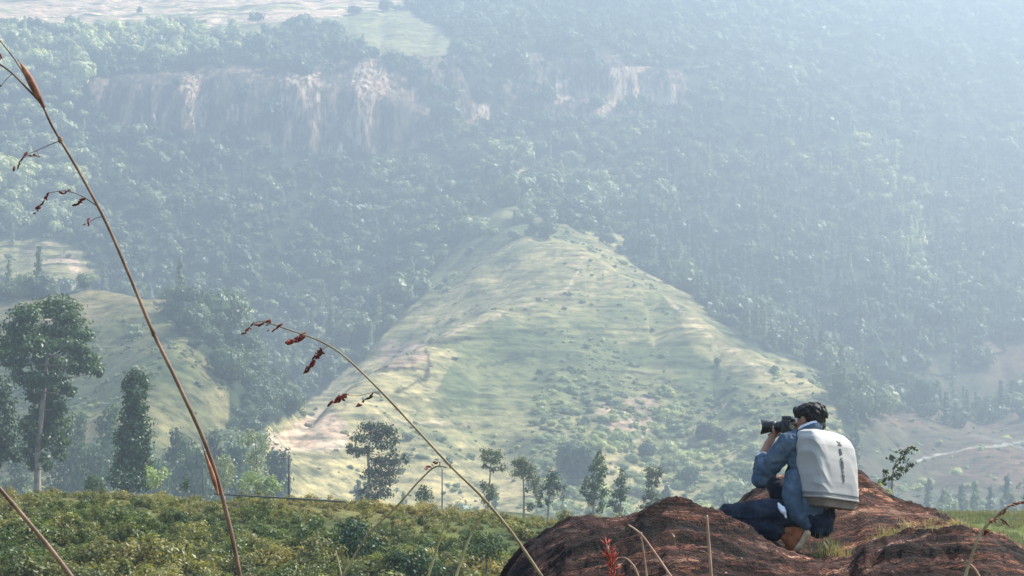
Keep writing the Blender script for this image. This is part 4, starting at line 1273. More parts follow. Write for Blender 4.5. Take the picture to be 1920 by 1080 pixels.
    ell(g, HC - HF * 0.070 - HU * 0.050, HF * 0.042, HL * 0.066, HU * 0.046)
    ell(g, HC + HF * 0.072 + HU * 0.068, HF * 0.044, HL * 0.074, HU * 0.034)
    ell(g, HC + HF * 0.030 + HL * 0.070 + HU * 0.046, HF * 0.052, HL * 0.026, HU * 0.036)
    ell(g, HC + HF * 0.030 - HL * 0.070 + HU * 0.046, HF * 0.052, HL * 0.026, HU * 0.036)
    ell(g, HC + HF * 0.016 + HL * 0.074 + HU * 0.010, HF * 0.009, HL * 0.010, HU * 0.026)
    rng = np.random.default_rng(3)
    for k in range(130):
        a = rng.uniform(0, 6.28); u = rng.uniform(-0.35, 1)
        d = (HF * math.cos(a) * math.sqrt(1 - u * u) * 0.108 + HL * math.sin(a) * math.sqrt(1 - u * u) * 0.094 + HU * u * 0.074)
        p = HC + HU * 0.046 - HF * 0.022 + d
        q = p + d.normalized() * 0.006 - HU * 0.028 + HF * rng.uniform(-.02, .02)
        limb(g, [p - d * .1, p.lerp(q, .5) + d.normalized() * 0.004, q], [0.010, 0.009, 0.004], 6, 5)
    put('hair', remesh('hair', g, 0.006, 1, lambda c: 0.006 * noise3(c * np.array([75, 75, 30.0]), 5) + 0.004 * noise3(c * 28, 6)), M_HAIR, P)
    # dark shirt, seen between the arm and the thigh
    g = Geo()
    ell(g, W(1508, 905, 0.08), TL * 0.158, TF * 0.130, UP * 0.19)
    ell(g, W(1502, 930, 0.12), TL * 0.13, TF * 0.12, UP * 0.11)
    put('shirt', remesh('shirt', g, 0.009, 3, lambda c: 0.006 * noise3(c * 16, 15)), M_TEE, P)
    # jacket
    g = Geo()
    ell(g, W(1519, 858, 0.055), TL * 0.186, TF * 0.130, UP * 0.165)
    ell(g, W(1521, 905, 0.02), TL * 0.176, TF * 0.128, UP * 0.17)
    ell(g, W(1520, 950, -0.02), TL * 0.178, TF * 0.135, UP * 0.13)
    limb(g, [L_SHO, W(1500, 828, 0.02), NECK - UP * 0.02, W(1535, 828, 0.13), R_SHO], [0.075, 0.078, 0.072, 0.078, 0.075])
    limb(g, [L_SHO, L_SHO.lerp(L_ELB, .5) + UP * 0.004, L_ELB], [0.078, 0.070, 0.060])
    limb(g, [L_ELB, L_ELB.lerp(L_WRI, .35), L_ELB.lerp(L_WRI, 0.70)], [0.060, 0.058, 0.050])
    limb(g, [R_SHO, R_SHO.lerp(R_ELB, .5), R_ELB], [0.078, 0.070, 0.060])
    limb(g, [R_ELB, R_ELB.lerp(R_WRI, .4), R_ELB.lerp(R_WRI, 0.78)], [0.060, 0.056, 0.046])
    # the tail that hangs behind over the heel
    limb(g, [W(1486, 895, -0.10), W(1486, 930, -0.13), W(1494, 962, -0.15), W(1512, 984, -0.14)], [0.058, 0.062, 0.054, 0.034])
    limb(g, [W(1528, 925, -0.08), W(1530, 950, -0.09)], [0.090, 0.070])
    def folds(c):
        e = np.array(L_ELB[:])
        r = np.linalg.norm(c - e, axis=1)
        k = np.exp(-(r / 0.13) ** 2)
        w = c + 0.03 * np.stack([noise3(c * 8, 61), noise3(c * 8, 62), noise3(c * 8, 63)], 1)
        return 0.016 * (0.55 - np.abs(noise3(w * np.array([13, 13, 9.0]), 21))) + 0.010 * (0.4 - np.abs(noise3(w * 27, 23))) + k * 0.008 * np.sin(r * 150 + 3 * noise3(c * 9, 25))
    jacket = put('jacket', remesh('jacket', g, 0.0075, 3, folds), M_JACKET, P)
    # jacket collar and pale shirt collar
    g = Geo(); c = NECK + UP * 0.012
    for k in range(22):
        a = 2 * math.pi * k / 22
        p = c + HL * math.cos(a) * 0.078 + HF * math.sin(a) * 0.080 + UP * (0.020 - 0.03 * math.sin(a))
        g.ellipsoid(p, ((0.018, 0, 0), (0, 0.018, 0), (0, 0, 0.030)), 8, 6)
    put('collar', remesh('collar', g, 0.007, 2), M_JACKET, jacket)
    g = Geo(); c = NECK + UP * 0.046
    for k in range(22):
        a = 2 * math.pi * k / 22
        p = c + HL * math.cos(a) * 0.068 + HF * math.sin(a) * 0.068 + UP * (0.014 - 0.022 * math.sin(a))
        g.ellipsoid(p, ((0.012, 0, 0), (0, 0.012, 0), (0, 0, 0.024)), 8, 6)
    put('shirt_collar', remesh('shirt_collar', g, 0.006, 2), M_SHIRT, P)
    g = Geo()
    a = L_ELB.lerp(L_WRI, 0.60); b = L_ELB.lerp(L_WRI, 0.80)
    limb(g, [a, b], [0.049, 0.047])
    put('shirt_cuff', remesh('shirt_cuff', g, 0.007, 1, lambda c: 0.003 * noise3(c * 40, 27)), M_SHIRT, P)
    g = Geo()
    limb(g, [W(1459, 944, -0.16), W(1466, 954, -0.18), W(1475, 970, -0.185)], [0.008, 0.021, 0.006])
    put('shirt_tail', remesh('shirt_tail', g, 0.005, 0, lambda c: 0.010 * noise3(c * 45, 29)), M_SHIRT, P)
    # jeans
    g = Geo()
    ell(g, W(1522, 962, 0.0), TL * 0.176, TF * 0.150, UP * 0.125)
    ell(g, W(1536, 982, -0.05), TL * 0.100, TF * 0.10, UP * 0.095)
    limb(g, [L_HIP, L_HIP.lerp(L_KNEE, .45) + UP * 0.010, L_KNEE], [0.104, 0.096, 0.072])
    limb(g, [L_KNEE, L_KNEE.lerp(L_ANK, .4) - UP * 0.004, L_KNEE.lerp(L_ANK, .92)], [0.062, 0.062, 0.054])
    limb(g, [R_HIP, R_HIP.lerp(R_KNEE, .5), R_KNEE], [0.100, 0.086, 0.066])
    limb(g, [R_KNEE, R_KNEE.lerp(R_ANK, .4), R_KNEE.lerp(R_ANK, .95)], [0.062, 0.060, 0.052])
    def jf(c):
        r = np.linalg.norm(c - np.array(L_KNEE[:]), axis=1)
        k = np.exp(-(r / 0.16) ** 2)
        w = c + 0.03 * np.stack([noise3(c * 8, 64), noise3(c * 8, 65), noise3(c * 8, 66)], 1)
        return 0.015 * (0.5 - np.abs(noise3(w * np.array([9, 9, 22.0]), 31))) + 0.007 * (0.4 - np.abs(noise3(w * 30, 33))) + k * 0.005 * np.sin(r * 130 + 3 * noise3(c * 9, 35))
    put('jeans', remesh('jeans', g, 0.0075, 2, jf), M_JEANS, P)
    # shoes: the left one stands on its toes with the heel under the seat
    def shoe(ank, heel, ball, toe, nrm):
        g = Geo()
        limb(g, [ank, heel], [0.044, 0.036])
        limb(g, [heel, heel.lerp(ball, .5) , ball], [0.036, 0.042, 0.043])
        limb(g, [ank, ball.lerp(ank, .4), ball], [0.044, 0.044, 0.040])
        limb(g, [ball, toe], [0.042, 0.032])
        s = put('shoe', remesh('shoe', g, 0.006, 2, lambda c: 0.0025 * noise3(c * 30, 37)), M_SUEDE, P)
        g = Geo()
        o = nrm * 0.034
        limb(g, [heel + o, heel.lerp(ball, .5) + o * 1.1, ball + o * 1.1, toe + o * .8], [0.024, 0.022, 0.026, 0.022])
        limb(g, [heel + o * 1.15, heel.lerp(ball, .12) + o * 1.15], [0.027, 0.024])
        put('sole', remesh('sole', g, 0.006, 1), M_SOLE, s)
        g = Geo(); limb(g, [ank, ank + (ank - ball).normalized() * 0.02 + (ank - heel) * 0.35], [0.046, 0.045])
        put('sock', remesh('sock', g, 0.007, 1), M_SOCK, P)
    shoe(W(1470, 999, -0.085), W(1505, 996, -0.12), W(1487, 1023, -0.11), W(1474, 1033, -0.07), Vector((0.62, -0.55, -0.35)).normalized())
    shoe(R_ANK, W(1488, 1024, 0.34), W(1448, 1030, 0.46), W(1428, 1032, 0.54), Vector((0, 0, -1)))
make_person()

# ------------------------------------------------------------------ the camera in the person's hands
def make_camera():
    root = empty('camera', CAM_B, 'black camera with a long hooded lens held up to the person\'s eye', 'camera')
    def bevelled(name, parts, width, parent, mat):
        g = Geo()
        for c, a, b, d in parts: g.box(c, a, b, d)
        bm = bmesh.new(); m = g.mesh(name)
        bm.from_mesh(m)
        bmesh.ops.bevel(bm, geom=list(bm.edges), offset=width, segments=3, affect='EDGES', profile=0.5)
        bm.to_mesh(m); bm.free()
        m.polygons.foreach_set('use_smooth', np.ones(len(m.polygons), bool))
        return put(name, m, mat, parent)
    body = bevelled('body', [(CAM_B, AXIS * 0.032, SIDE * 0.068, UP * 0.046), (CAM_B + SIDE * 0.056 + AXIS * 0.022, AXIS * 0.034, SIDE * 0.016, UP * 0.043)], 0.010, root, M_BLACK)
    bevelled('viewfinder', [(CAM_B + UP * 0.055 + AXIS * 0.004, AXIS * 0.036, SIDE * 0.026, UP * 0.020), (CAM_B + UP * 0.044 - AXIS * 0.040, AXIS * 0.014, SIDE * 0.019, UP * 0.013)], 0.007, root, M_BLACK)
    g = Geo()
    g.tube([CAM_B + UP * .046 - SIDE * .045, CAM_B + UP * .058 - SIDE * .045], [.014, .014], 14)
    put('dial', g.mesh('dial', False), M_BLACK, body)
    def lathe(name, prof, parent, mat, seg=28, caps=True):
        g = Geo(); g.tube([CAM_B + AXIS * t for t, r in prof], [r for t, r in prof], seg, None, caps)
        return put(name, g.mesh(name), mat, parent)
    lens = lathe('lens', [(0.03, 0.034), (0.045, 0.036), (0.046, 0.0385), (0.075, 0.0385), (0.076, 0.036), (0.09, 0.036), (0.091, 0.040), (0.135, 0.041), (0.136, 0.038), (0.150, 0.040), (0.168, 0.044)], root, M_BLACK)
    # petal hood with a real wall
    g = Geo(); vs = []; fs = []; n = 40
    for k in range(n):
        a = 2 * math.pi * k / n
        pl = 0.034 + 0.016 * math.cos(2 * a)
        d = UP * math.cos(a) + SIDE * math.sin(a)
        for t, r in ((0.160, 0.0445), (0.160 + pl, 0.0545), (0.160 + pl, 0.0520), (0.160, 0.042)):
            vs.append(tuple(CAM_B + AXIS * t + d * r))
    for k in range(n):
        k2 = (k + 1) % n
        for j in range(4):
            fs.append((k * 4 + j, k * 4 + (j + 1) % 4, k2 * 4 + (j + 1) % 4, k2 * 4 + j))
    g.add(vs, fs)
    put('lens_hood', g.mesh('lens_hood', False), M_BLACK, lens)
    g = Geo(); g.ellipsoid(CAM_B + AXIS * 0.160, (AXIS * 0.010, SIDE * 0.038, UP * 0.038), 18, 9)
    put('front_glass', g.mesh('front_glass'), M_GLASS, lens)
    # strap from the camera round the neck
    g = Geo()
    pts = bez([CAM_B - SIDE * 0.070 + UP * 0.02, CAM_B - SIDE * 0.085 - AXIS * 0.04 - UP * 0.02, W(1492, 812, 0.02), W(1504, 813, -0.03), W(1518, 812, -0.02), W(1528, 818, 0.03)], 26)
    for p, q in zip(pts[:-1], pts[1:]):
        t = (q - p); L = t.length
        g.box((p + q) / 2, t * 0.56, UP * 0.014, t.cross(UP).normalized() * 0.003)
    put('strap', g.mesh('strap', False), M_STRAP, root)
make_camera()

# ------------------------------------------------------------------ the backpack
def make_backpack():
    nb = Vector((0.60, -0.80, 0.0)).normalized()          # its back panel faces this way
    ra = Vector((0.80, 0.60, 0.0)).normalized()
    up = (UP - nb * 0.10).normalized()
    C0 = W(1578, 947, -0.19)                              # middle of the panel's lower edge
    Hh = 0.515
    DEP = 0.21
    root = empty('backpack', W(1552, 950, -0.12), 'white covered backpack with dark vertical lettering, worn on the kneeling person\'s back', 'backpack')
    def sect(t):
        """half width, half depth, sideways and depth shift at height t (0..1)"""
        w = np.interp(t, [0, .10, .3, .6, .78, .88, .95, .985, 1], [.168, .180, .184, .183, .180, .172, .148, .108, .045])
        d = np.interp(t, [0, .10, .3, .6, .78, .88, .95, .985, 1], [.100, .110, .115, .113, .105, .092, .072, .046, .015])
        return w, d
    N_ = 7.5
    SAG = 0.12
    def pt(t, ang, grow=0.0):
        w, d = sect(t)
        c, s = math.cos(ang), math.sin(ang)
        x = (w + grow) * math.copysign(abs(c) ** (2 / N_), c)
        y = (d + grow) * math.copysign(abs(s) ** (2 / N_), s)
        z = t * Hh
        tp = np.interp(t, [0.78, 1], [0, 1])
        return C0 + ra * x + nb * (y - DEP / 2 - 0.05 * tp * tp) + up * (z - SAG * x)
    def loft(name, t0, t1, rows, seg, grow, mat, parent, fold=0.0, seed=1, roundbot=True):
        g = Geo(); vs = []; fs = []
        for i in range(rows + 1):
            t = t0 + (t1 - t0) * i / rows
            for k in range(seg):
                vs.append(pt(t, 2 * math.pi * k / seg, grow))
        for i in range(rows):
            for k in range(seg):
                fs.append((i * seg + k, i * seg + (k + 1) % seg, (i + 1) * seg + (k + 1) % seg, (i + 1) * seg + k))
        fs.append(tuple(range(seg))[::-1]); fs.append(tuple(rows * seg + k for k in range(seg)))
        v = np.array([tuple(p) for p in vs])
        if fold:
            # slack cloth: long soft creases that fan from the upper corners
            q = np.array([((Vector(p) - C0).dot(ra), (Vector(p) - C0).dot(up), 0) for p in v])
            diag = q[:, 0] * 9 + q[:, 1] * 5
            side = np.clip(-(q[:, 0] + 0.09) * 14, 0, 1)
            dv = fold * (0.6 * noise3(np.stack([diag * 1.5, q[:, 1] * 1.8 - q[:, 0] * 2, v[:, 1] * 5], 1), seed) + 0.9 * side * (0.5 - np.abs(np.sin((q[:, 1] + 1.6 * q[:, 0]) * 26 + 2.5 * noise3(v * 6, seed + 3)))) + 0.9 * (0.35 - np.abs(noise3(np.stack([q[:, 0] * 14 + q[:, 1] * 3, q[:, 1] * 4, v[:, 1] * 4], 1), seed + 7))) + 0.3 * noise3(v * 24, seed + 5))
            cen = np.array([tuple(C0 - nb * DEP / 2)])
            o = v - cen; o[:, 2] = 0; o /= np.linalg.norm(o, axis=1)[:, None] + 1e-6
            v = v + o * dv[:, None]
        g.add(v, fs)
        return put(name, g.mesh(name), mat, parent)
    cover = loft('cover', 0.135, 1.0, 110, 160, 0.006, M_COVER, root, 0.0105, 5)
    loft('hem_band', 0.095, 0.133, 3, 96, 0.003, M_PACKBAND, cover)
    loft('hem', 0.068, 0.094, 3, 96, 0.008, M_COVER, cover)
    loft('base', -0.045, 0.070, 6, 96, -0.006, M_PACKBASE, root)
    # lettering: a crossed emblem, then three runs of turned letters down the panel
    def panel(a, t):
        w, d = sect(t)
        y = (d + 0.006) * (max(0, 1 - abs(a / (w + .006)) ** N_)) ** (1 / N_)
        tp = np.interp(t, [0.78, 1], [0, 1])
        return C0 + ra * a + nb * (y - DEP / 2 - 0.05 * tp * tp + 0.0035) + up * (t * Hh - SAG * a)
    g = Geo()
    def stroke(a0, z0, a1, z1, wd):
        p = panel(a0, z0 / Hh); q = panel(a1, z1 / Hh)
        t = q - p
        s = t.cross(nb).normalized()
        g.box((p + q) / 2, t * 0.5, s * wd, nb * 0.0025)
    a0 = 0.020
    zt = 0.425
    stroke(a0 - .016, zt + .012, a0 + .016, zt - .014, .004); stroke(a0 - .014, zt - .014, a0 + .016, zt + .008, .0045); stroke(a0 - .014, zt - .016, a0 + .018, zt - .016, .003)
    rng = random.Random(4)
    z = zt - 0.040
    for run, n in ((0, 4), (1, 7), (2, 4)):
        for k in range(n):
            kind = rng.choice('EHILN')
            h = 0.0105; wd = 0.0020
            stroke(a0 - .0095, z, a0 + .0095, z, wd)
            if kind in 'HN': stroke(a0 - .0095, z - h, a0 + .0095, z - h, wd)
            if kind in 'EL': stroke(a0 - .0095, z, a0 - .0095, z - h, wd)
            if kind == 'E': stroke(a0 + .0095, z, a0 + .0095, z - h, wd); stroke(a0, z, a0, z - h * .8, wd)
            if kind == 'H': stroke(a0, z, a0, z - h, wd)
            if kind == 'N': stroke(a0 + .0095, z, a0 - .0095, z - h, wd)
            z -= (0.0145 if kind != 'I' else 0.007)
        z -= 0.012
    put('lettering', g.mesh('lettering', False), M_INK, cover)
    # straps over the shoulders
    for pts in ([W(1518, 818, -0.12), W(1503, 812, -0.03), W(1486, 816, 0.05), W(1484, 850, 0.11), W(1490, 890, 0.14), W(1508, 915, 0.02)],
                [W(1556, 842, 0.0), W(1552, 832, 0.10), W(1540, 828, 0.24), W(1528, 860, 0.28), W(1530, 900, 0.22), W(1562, 925, 0.02)]):
        g = Geo(); P = bez(pts, 30)
        for p, q in zip(P[:-1], P[1:]):
            t = q - p
            s = t.cross(nb).normalized()
            g.box((p + q) / 2, t * 0.58, s * 0.026, t.cross(s).normalized() * 0.006)
        put('strap', g.mesh('strap', False), M_STRAP, root)
make_backpack()

# ------------------------------------------------------------------ grass on the rock
M_TUFT_DRY = leaf_mat('dry_grass_blades', (0.20, 0.155, 0.065), (0.46, 0.37, 0.20), 0.25)
M_TUFT_GREEN = leaf_mat('green_grass_blades', (0.10, 0.105, 0.04), (0.34, 0.31, 0.16), 0.3)
def tuft(px, py, Y, n, length, spread, mat, label, seed):
    p = at(px, py, Y)
    z = rz(p.x, Y)
    m = grass_proto(seed, n, length, spread, 0.0032)
    o = put('grass_tuft', m, mat)
    o.location = (p.x, Y, z - 0.01)
    tag(o, label, 'grass tuft', 'grass tufts rooted in the rock')
tuft(1548, 1030, 14.78, 150, 0.24, 0.05, M_TUFT_GREEN, 'green grass tuft growing right beside the kneeling person\'s heel', 501)
tuft(1572, 1038, 14.72, 110, 0.17, 0.045, M_TUFT_DRY, 'pale wispy grass tuft just right of the green tuft by the heel', 502)
tuft(1640, 1012, 14.9, 40, 0.10, 0.022, M_TUFT_DRY, 'small dry grass tuft at the left end of the yellow grass strip', 503)
tuft(1815, 1000, 14.5, 40, 0.10, 0.022, M_TUFT_DRY, 'small dry grass tuft at the right end of the yellow grass strip', 504)
def strip():
    rng = np.random.default_rng(61)
    protos = [(grass_proto(600 + i, 14, 0.075, 0.02, 0.0028), M_TUFT_DRY) for i in range(4)]
    n = 230
    px = rng.uniform(1650, 1805, n); Y = 14.85 + rng.normal(0, 0.22, n)
    x = np.array([at(a, 1000, b).x for a, b in zip(px, Y)])
    z = rock_height(x, Y)
    s = rng.uniform(0.5, 1.2, n)
    scatter('grass', np.stack([x, Y, z - 0.006], 1), np.stack([s, s, s], 1), np.stack([0 * s, 0 * s, rng.uniform(0, 6.28, n)], 1), rng.integers(0, 4, n), 0 * s, protos, 'strip of short dry yellow grass between the rock ledges')
strip()

# ------------------------------------------------------------------ tall grass stems close to the lens
M_STEM_BROWN = simple_mat('brown_grass_stem', (0.060, 0.032, 0.020), (0.24, 0.145, 0.095), 60, 0.6, 0.2, 0.3, 0.001)
M_STEM_TAN = simple_mat('tan_grass_stem', (0.20, 0.16, 0.075), (0.40, 0.34, 0.19), 40, 0.6, 0.2, 0.3, 0.001)
M_STEM_OLIVE = simple_mat('olive_grass_stem', (0.13, 0.09, 0.045), (0.32, 0.25, 0.14), 40, 0.6, 0.2, 0.3, 0.001)
M_STEM_PINK = simple_mat('pinkish_grass_stem', (0.24, 0.125, 0.085), (0.42, 0.26, 0.19), 40, 0.6, 0.2, 0.3, 0.001)
M_SEED = simple_mat('dark_red_seeds', (0.040, 0.009, 0.007), (0.20, 0.036, 0.024), 160, 0.7, 0.3)
M_SHEATH = simple_mat('rust_red_sheath', (0.10, 0.036, 0.02), (0.34, 0.15, 0.085), 130, 0.6, 0.2)
M_REDHEAD = simple_mat('bright_red_seed_head', (0.22, 0.030, 0.020), (0.42, 0.085, 0.055), 120, 0.7)

def stem_line(pts, Y, tilt=0.0):
    n = len(pts)
    return bez([at(p[0], p[1], Y + tilt * i / max(n - 1, 1)) for i, p in enumerate(pts)], 10 * (n - 1) + 1)

def spikelet_mesh(g, p0, p1, rng, w=0.0016):
    """a drooping spikelet: a pile of small pointed grains between two points"""
    ax = p1 - p0; L = ax.length
    n = max(5, int(L / 0.0016))
    for k in range(n):
        t = (k + rng.uniform(0, 1)) / n
        c = p0 + ax * t + Vector(rng.normal(0, w * 0.55, 3))
        d = (ax.normalized() + Vector(rng.normal(0, 0.35, 3))).normalized()
        a = d.orthogonal().normalized(); b = d.cross(a)
        q = rng.uniform(0.55, 1.1)
        g.ellipsoid(c, (a * w * .62 * q, b * w * .62 * q, d * w * 1.9 * q), 6, 4)

def grass_stem(label, pts, Y, w0, w1, mat, spikes=(), sheath=None, nodes=(), side=(), tilt=0.0, seed=1):
    """pts run from the foot upwards (photo pixels); widths in photo pixels"""
    rng = np.random.default_rng(seed)
    k = Y / F
    line = stem_line(pts, Y, tilt)
    foot = line[0]
    dirn = (line[0] - line[3]).normalized()
    zg = hz(foot.x, Y) if Y > 3 else -1.12
    t = max((foot.z - zg) / max(-dirn.z, 0.3), 0)
    low = Vector((foot.x + dirn.x * t * 0.5, Y, zg))
    root = empty('tall_grass', low, label, 'grass stem', 'tall grass stems in front')
    full = [low, low.lerp(foot, 0.5) + Vector((dirn.x * .04, 0, 0))] + line
    n = len(full)
    g = Geo()
    rad = [0.5 * k * (w0 + (w1 - w0) * max(i - 2, 0) / (n - 3)) for i in range(n)]
    g.tube(full, rad, 8)
    for (a, b) in nodes:
        p = at(a, b, Y); g.ellipsoid(min(line, key=lambda q: (q - p).length), ((k * w0 * .52, 0, 0), (0, k * w0 * .52, 0), (0, 0, k * w0 * .8)), 8, 6)
    put('stem', g.mesh('stem'), mat, root)
    for s in side:
        g = Geo(); g.tube(stem_line(s[0], Y), [0.5 * k * (s[1] + (s[2] - s[1]) * i / (10 * (len(s[0]) - 1))) for i in range(10 * (len(s[0]) - 1) + 1)], 6)
        put('side_branch', g.mesh('side_branch'), mat, root)
    if sheath:
        for sh, wd in sheath:
            L = stem_line(sh, Y - 0.004)
            m = len(L)
            g = Geo(); g.tube(L, [0.5 * k * max(0.8, wd * math.sin(math.pi * min(0.97, 0.06 + i / m))) for i in range(m)], 8)
            put('leaf_sheath', g.mesh('leaf_sheath'), M_SHEATH, root)
    for (x0, y0, x1, y1, wd) in spikes:
        g = Geo(); p0 = at(x0, y0, Y); p1 = at(x1, y1, Y + rng.uniform(-.01, .01))
        spikelet_mesh(g, p0, p1, rng, wd * k)
        q = min(line, key=lambda v: (v - p0).length)
        sd = [stem_line(s[0], Y) for s in side]
        for l2 in sd:
            q2 = min(l2, key=lambda v: (v - p0).length)
            if (q2 - p0).length < (q - p0).length: q = q2
        if (q - p0).length < 60 * k:
            g.tube([q, q.lerp(p0, .5) + Vector((0, 0, 2 * k)), p0], [k * .8, k * .6, k * .5], 5)
        put('spikelet', g.mesh('spikelet'), M_SEED, root)
    return root

grass_stem('longest brown grass stem, leaning across the left side up to the top left corner',
    [(452, 1090), (428, 975), (392, 850), (335, 722), (288, 625), (242, 515), (198, 415), (150, 325), (100, 240), (78, 196), (50, 165), (20, 135), (-14, 112)], 1.35, 8.6, 3.2, M_STEM_BROWN,
    spikes=[(46, 288, 26, 322, 4.0), (72, 291, 48, 292, 2.6), (92, 362, 64, 402, 3.4), (132, 356, 112, 364, 3.0), (160, 374, 140, 386, 4.0), (168, 416, 160, 424, 3.6), (2, 108, -14, 118, 4.5), (2, 162, -8, 160, 3.5)],
    sheath=[([(84, 202), (66, 168), (50, 138), (34, 112)], 15), ([(410, 930), (398, 890), (379, 834)], 9)],
    nodes=[(286, 620), (109, 262), (413, 935)],
    side=[([(84, 200), (58, 160), (30, 115), (0, 76), (-12, 62)], 4, 2), ([(182, 386), (150, 366), (120, 358), (92, 362)], 2.2, 1.2), ([(118, 262), (92, 272), (60, 286), (46, 288)], 2.0, 1.0)], seed=11)
grass_stem('arching tan grass stem with dark red hanging seeds in the centre left',
    [(1022, 1090), (962, 1002), (905, 933), (845, 874), (782, 806), (722, 742), (672, 692), (635, 660), (592, 636), (546, 620), (504, 606), (482, 604), (462, 618)], 1.6, 5.8, 1.7, M_STEM_OLIVE,
    spikes=[(474, 608, 456, 628, 3.0), (494, 603, 480, 611, 3.0), (509, 602, 497, 609, 3.2), (526, 610, 505, 624, 3.4), (570, 628, 538, 645, 5.5), (606, 656, 568, 698, 4.2), (600, 654, 584, 676, 3.2), (653, 740, 614, 760, 4.2), (648, 742, 636, 748, 4.6), (700, 738, 668, 764, 3.6)],
    nodes=[(917, 945), (848, 877)],
    side=[([(716, 746), (704, 736), (672, 742), (653, 741)], 1.6, 1.0), ([(615, 650), (606, 652), (586, 652)], 1.4, 0.8)], seed=12)
grass_stem('thick pinkish brown grass stem crossing the bottom left corner', [(142, 1092), (92, 1026), (42, 966), (-14, 900)], 1.3, 9.5, 7.5, M_STEM_BROWN, seed=13)
grass_stem('thin grey bent grass stem meeting the arching stem from the left', [(690, 1000), (745, 948), (785, 903), (815, 876), (838, 876)], 1.9, 4.0, 2.6, M_STEM_OLIVE, spikes=[(824, 866, 812, 872, 3.0), (806, 874, 796, 878, 3.0)], seed=14)
grass_stem('short tan grass stem, left one of the leaning pair beside the boulder', [(800, 1090), (822, 1020), (841, 966)], 1.9, 5.0, 3.0, M_STEM_TAN, seed=15)
grass_stem('short tan grass stem of the leaning pair, ending at the arching stem', [(852, 1090), (878, 1015), (912, 952)], 1.9, 5.0, 3.0, M_STEM_TAN, seed=16)
grass_stem('upright pinkish grass stem in front of the boulder\'s crest', [(1334, 1090), (1330, 1030), (1325, 966)], 2.2, 6.5, 4.5, M_STEM_PINK, side=[([(1331, 1046), (1324, 1036), (1312, 1032)], 2.5, 1.2)], seed=17)
grass_stem('bent pinkish grass stem slanting down the dark hump of the boulder', [(1264, 1090), (1230, 1040), (1202, 1002), (1178, 984)], 2.2, 5.0, 3.0, M_STEM_PINK, seed=18)
grass_stem('short straight grass stem standing behind the bent pinkish stem', [(1214, 1090), (1208, 1045), (1202, 998)], 2.2, 4.0, 3.2, M_STEM_PINK, seed=19)
grass_stem('small curling grass stem right of the red seed head', [(1200, 1090), (1190, 1064), (1174, 1047), (1160, 1046)], 2.2, 4.2, 2.4, M_STEM_PINK, seed=20)
grass_stem('curved grass stem with dark seeds at the right edge of the picture', [(1806, 1092), (1826, 1030), (1838, 1002), (1858, 978), (1884, 954), (1904, 944), (1930, 938)], 2.0, 6.0, 3.0, M_STEM_OLIVE,
    spikes=[(1852, 990, 1846, 1000, 4.5), (1866, 972, 1858, 980, 5.0), (1878, 976, 1890, 984, 3.4), (1886, 956, 1878, 966, 3.6), (1912, 942, 1898, 948, 4.0), (1926, 938, 1912, 941, 3.4)], seed=21)
grass_stem('short pinkish grass stem crossing the foot of the right-hand seeded stem', [(1842, 1092), (1828, 1068), (1812, 1052)], 2.0, 6.0, 4.0, M_STEM_PINK, seed=22)
grass_stem('faint tan grass stem low in front of the shrub slope', [(642, 1092), (636, 1060), (629, 1032)], 1.9, 4.0, 2.5, M_STEM_TAN, seed=23)

def red_head():
    Y = 2.0; k = Y / F
    rng = np.random.default_rng(71)
    pts = [at(1152, 1100, Y), at(1146, 1060, Y), at(1138, 1020, Y)]
    low = Vector((pts[0].x + 0.05, Y, -1.12))
    root = empty('tall_grass', low, 'grass stem with a bright red feathery seed head in front of the boulder', 'grass stem')
    g = Geo(); g.tube([low, low.lerp(pts[0], .5)] + bez(pts, 10), [k * 2.6] * 3 + [k * 2.0] * 9, 7)
    put('stem', g.mesh('stem'), M_STEM_PINK, root)
    g = Geo()
    for i in range(75):
        t = rng.uniform(0, 1)
        b = bez(pts, 20)[min(19, int(t * 19))]
        d = Vector((rng.normal(0, 0.6), rng.normal(0, 0.5), 0.75 + rng.normal(0, .3))).normalized()
        L = rng.uniform(10, 24) * k
        tip = b + d * L
        g.tube([b, b.lerp(tip, .5) + Vector((rng.normal(0, 1.2 * k), 0, 0)), tip], [k * 1.7, k * 1.5, k * .5], 5)
    put('seed_head', g.mesh('seed_head'), M_REDHEAD, root)
red_head()

# ------------------------------------------------------------------ poles, cable, track, hut
M_POLE = simple_mat('grey_pole', (0.06, 0.065, 0.065), (0.10, 0.105, 0.10), 5, 0.8)
def pole(px, top, base, Y, r, label):
    b = at(px, base, Y); z0 = hz(b.x, Y); t = at(px, top, Y)
    g = Geo(); g.tube([(b.x, Y, z0 - 0.4), (b.x, Y, (z0 + t.z) / 2), (b.x, Y, t.z)], [r, r * .9, r * .75], 10)
    g.ellipsoid((b.x, Y, t.z), ((r * .75, 0, 0), (0, r * .75, 0), (0, 0, r * .5)), 10, 5)
    o = put('pole', g.mesh('pole'), M_POLE); tag(o, label, 'pole')
pole(542, 858, 930, 150, 0.10, 'thin dark upright pole in front of the tan field')
pole(381, 878, 925, 160, 0.07, 'short thin grey pole beside the pale round-headed tree')
pole(829, 880, 945, 170, 0.06, 'slender pole on the crest right of the small dark bush')
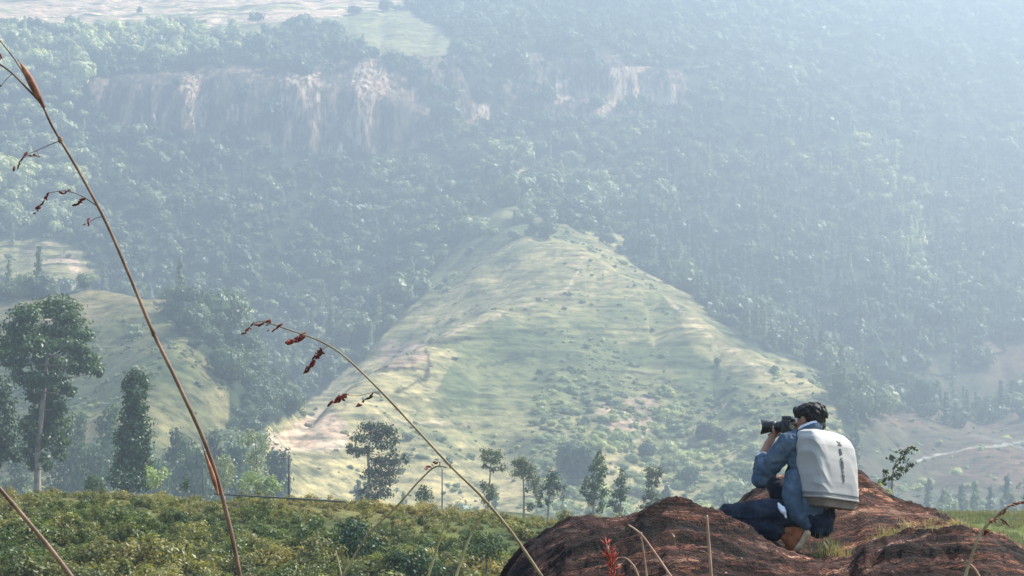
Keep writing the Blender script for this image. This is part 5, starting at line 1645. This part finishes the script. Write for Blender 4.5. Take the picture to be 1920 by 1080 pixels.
def cable():
    g = Geo()
    pts = []
    for px, py in ((402, 926), (470, 930), (540, 934), (600, 938), (650, 941)):
        p = at(px, py, 72.0); p.z = max(p.z, hz(p.x, 72.0) + 0.05); pts.append(p)
    g.tube(bez(pts, 30), [0.032] * 30, 6)
    o = put('cable', g.mesh('cable'), M_POLE); tag(o, 'thin dark cable stretched along the crest of the shrub slope', 'cable')
cable()

def hit(px, py, y0=450, y1=1600):
    yy = np.arange(y0, y1, 1.0)
    P = np.array([tuple(at(px, py, t)) for t in yy])
    h = H(P[:, 0], P[:, 1]) >= P[:, 2]
    i = np.argmax(h)
    return P[i][0], yy[i]

M_HUTWALL = simple_mat('pale_hut_wall', (0.55, 0.53, 0.50), (0.65, 0.63, 0.60), 0.8)
M_HUTROOF = simple_mat('light_metal_roof', (0.62, 0.63, 0.65), (0.75, 0.75, 0.76), 0.6, 0.5)
M_HUTDOOR = simple_mat('dark_hut_door', (0.05, 0.045, 0.04), (0.08, 0.07, 0.06), 2)
def hut(px, py, w, d, h, label, turn):
    x, y = hit(px, py)
    z = hz(x, y) - 0.3
    r = empty('hut', (x, y, z), label, 'hut')
    c, s = math.cos(turn), math.sin(turn)
    X = Vector((c, s, 0)); Yv = Vector((-s, c, 0)); B = Vector((x, y, z))
    g = Geo(); g.box(B + UP * h * .5, X * w * .5, Yv * d * .5, UP * h * .5); put('wall', g.mesh('wall', False), M_HUTWALL, r)
    g = Geo()
    e = 0.35
    ra_, rb = B + UP * (h + .03) - X * (w * .5 + e), B + UP * (h + .03) + X * (w * .5 + e)
    top = UP * h * .45
    vs = [ra_ - Yv * (d * .5 + e), rb - Yv * (d * .5 + e), rb + Yv * (d * .5 + e), ra_ + Yv * (d * .5 + e), ra_ + top, rb + top]
    g.add([tuple(v) for v in vs], [(0, 1, 5, 4), (2, 3, 4, 5), (0, 4, 3), (1, 2, 5), (0, 3, 2, 1)])
    put('roof', g.mesh('roof', False), M_HUTROOF, r)
    g = Geo(); g.box(B + UP * h * .4 - Yv * (d * .5 + .03) + X * w * .15, X * .45, Yv * .03, UP * h * .4); put('door', g.mesh('door', False), M_HUTDOOR, r)
hut(1336, 580, 4.2, 3.2, 2.4, 'tiny pale hut beside the right edge of the spur, left of its twin', 0.4)
hut(1364, 590, 3.0, 2.4, 2.0, 'smaller tiny pale hut lower on the spur\'s right edge', -0.3)
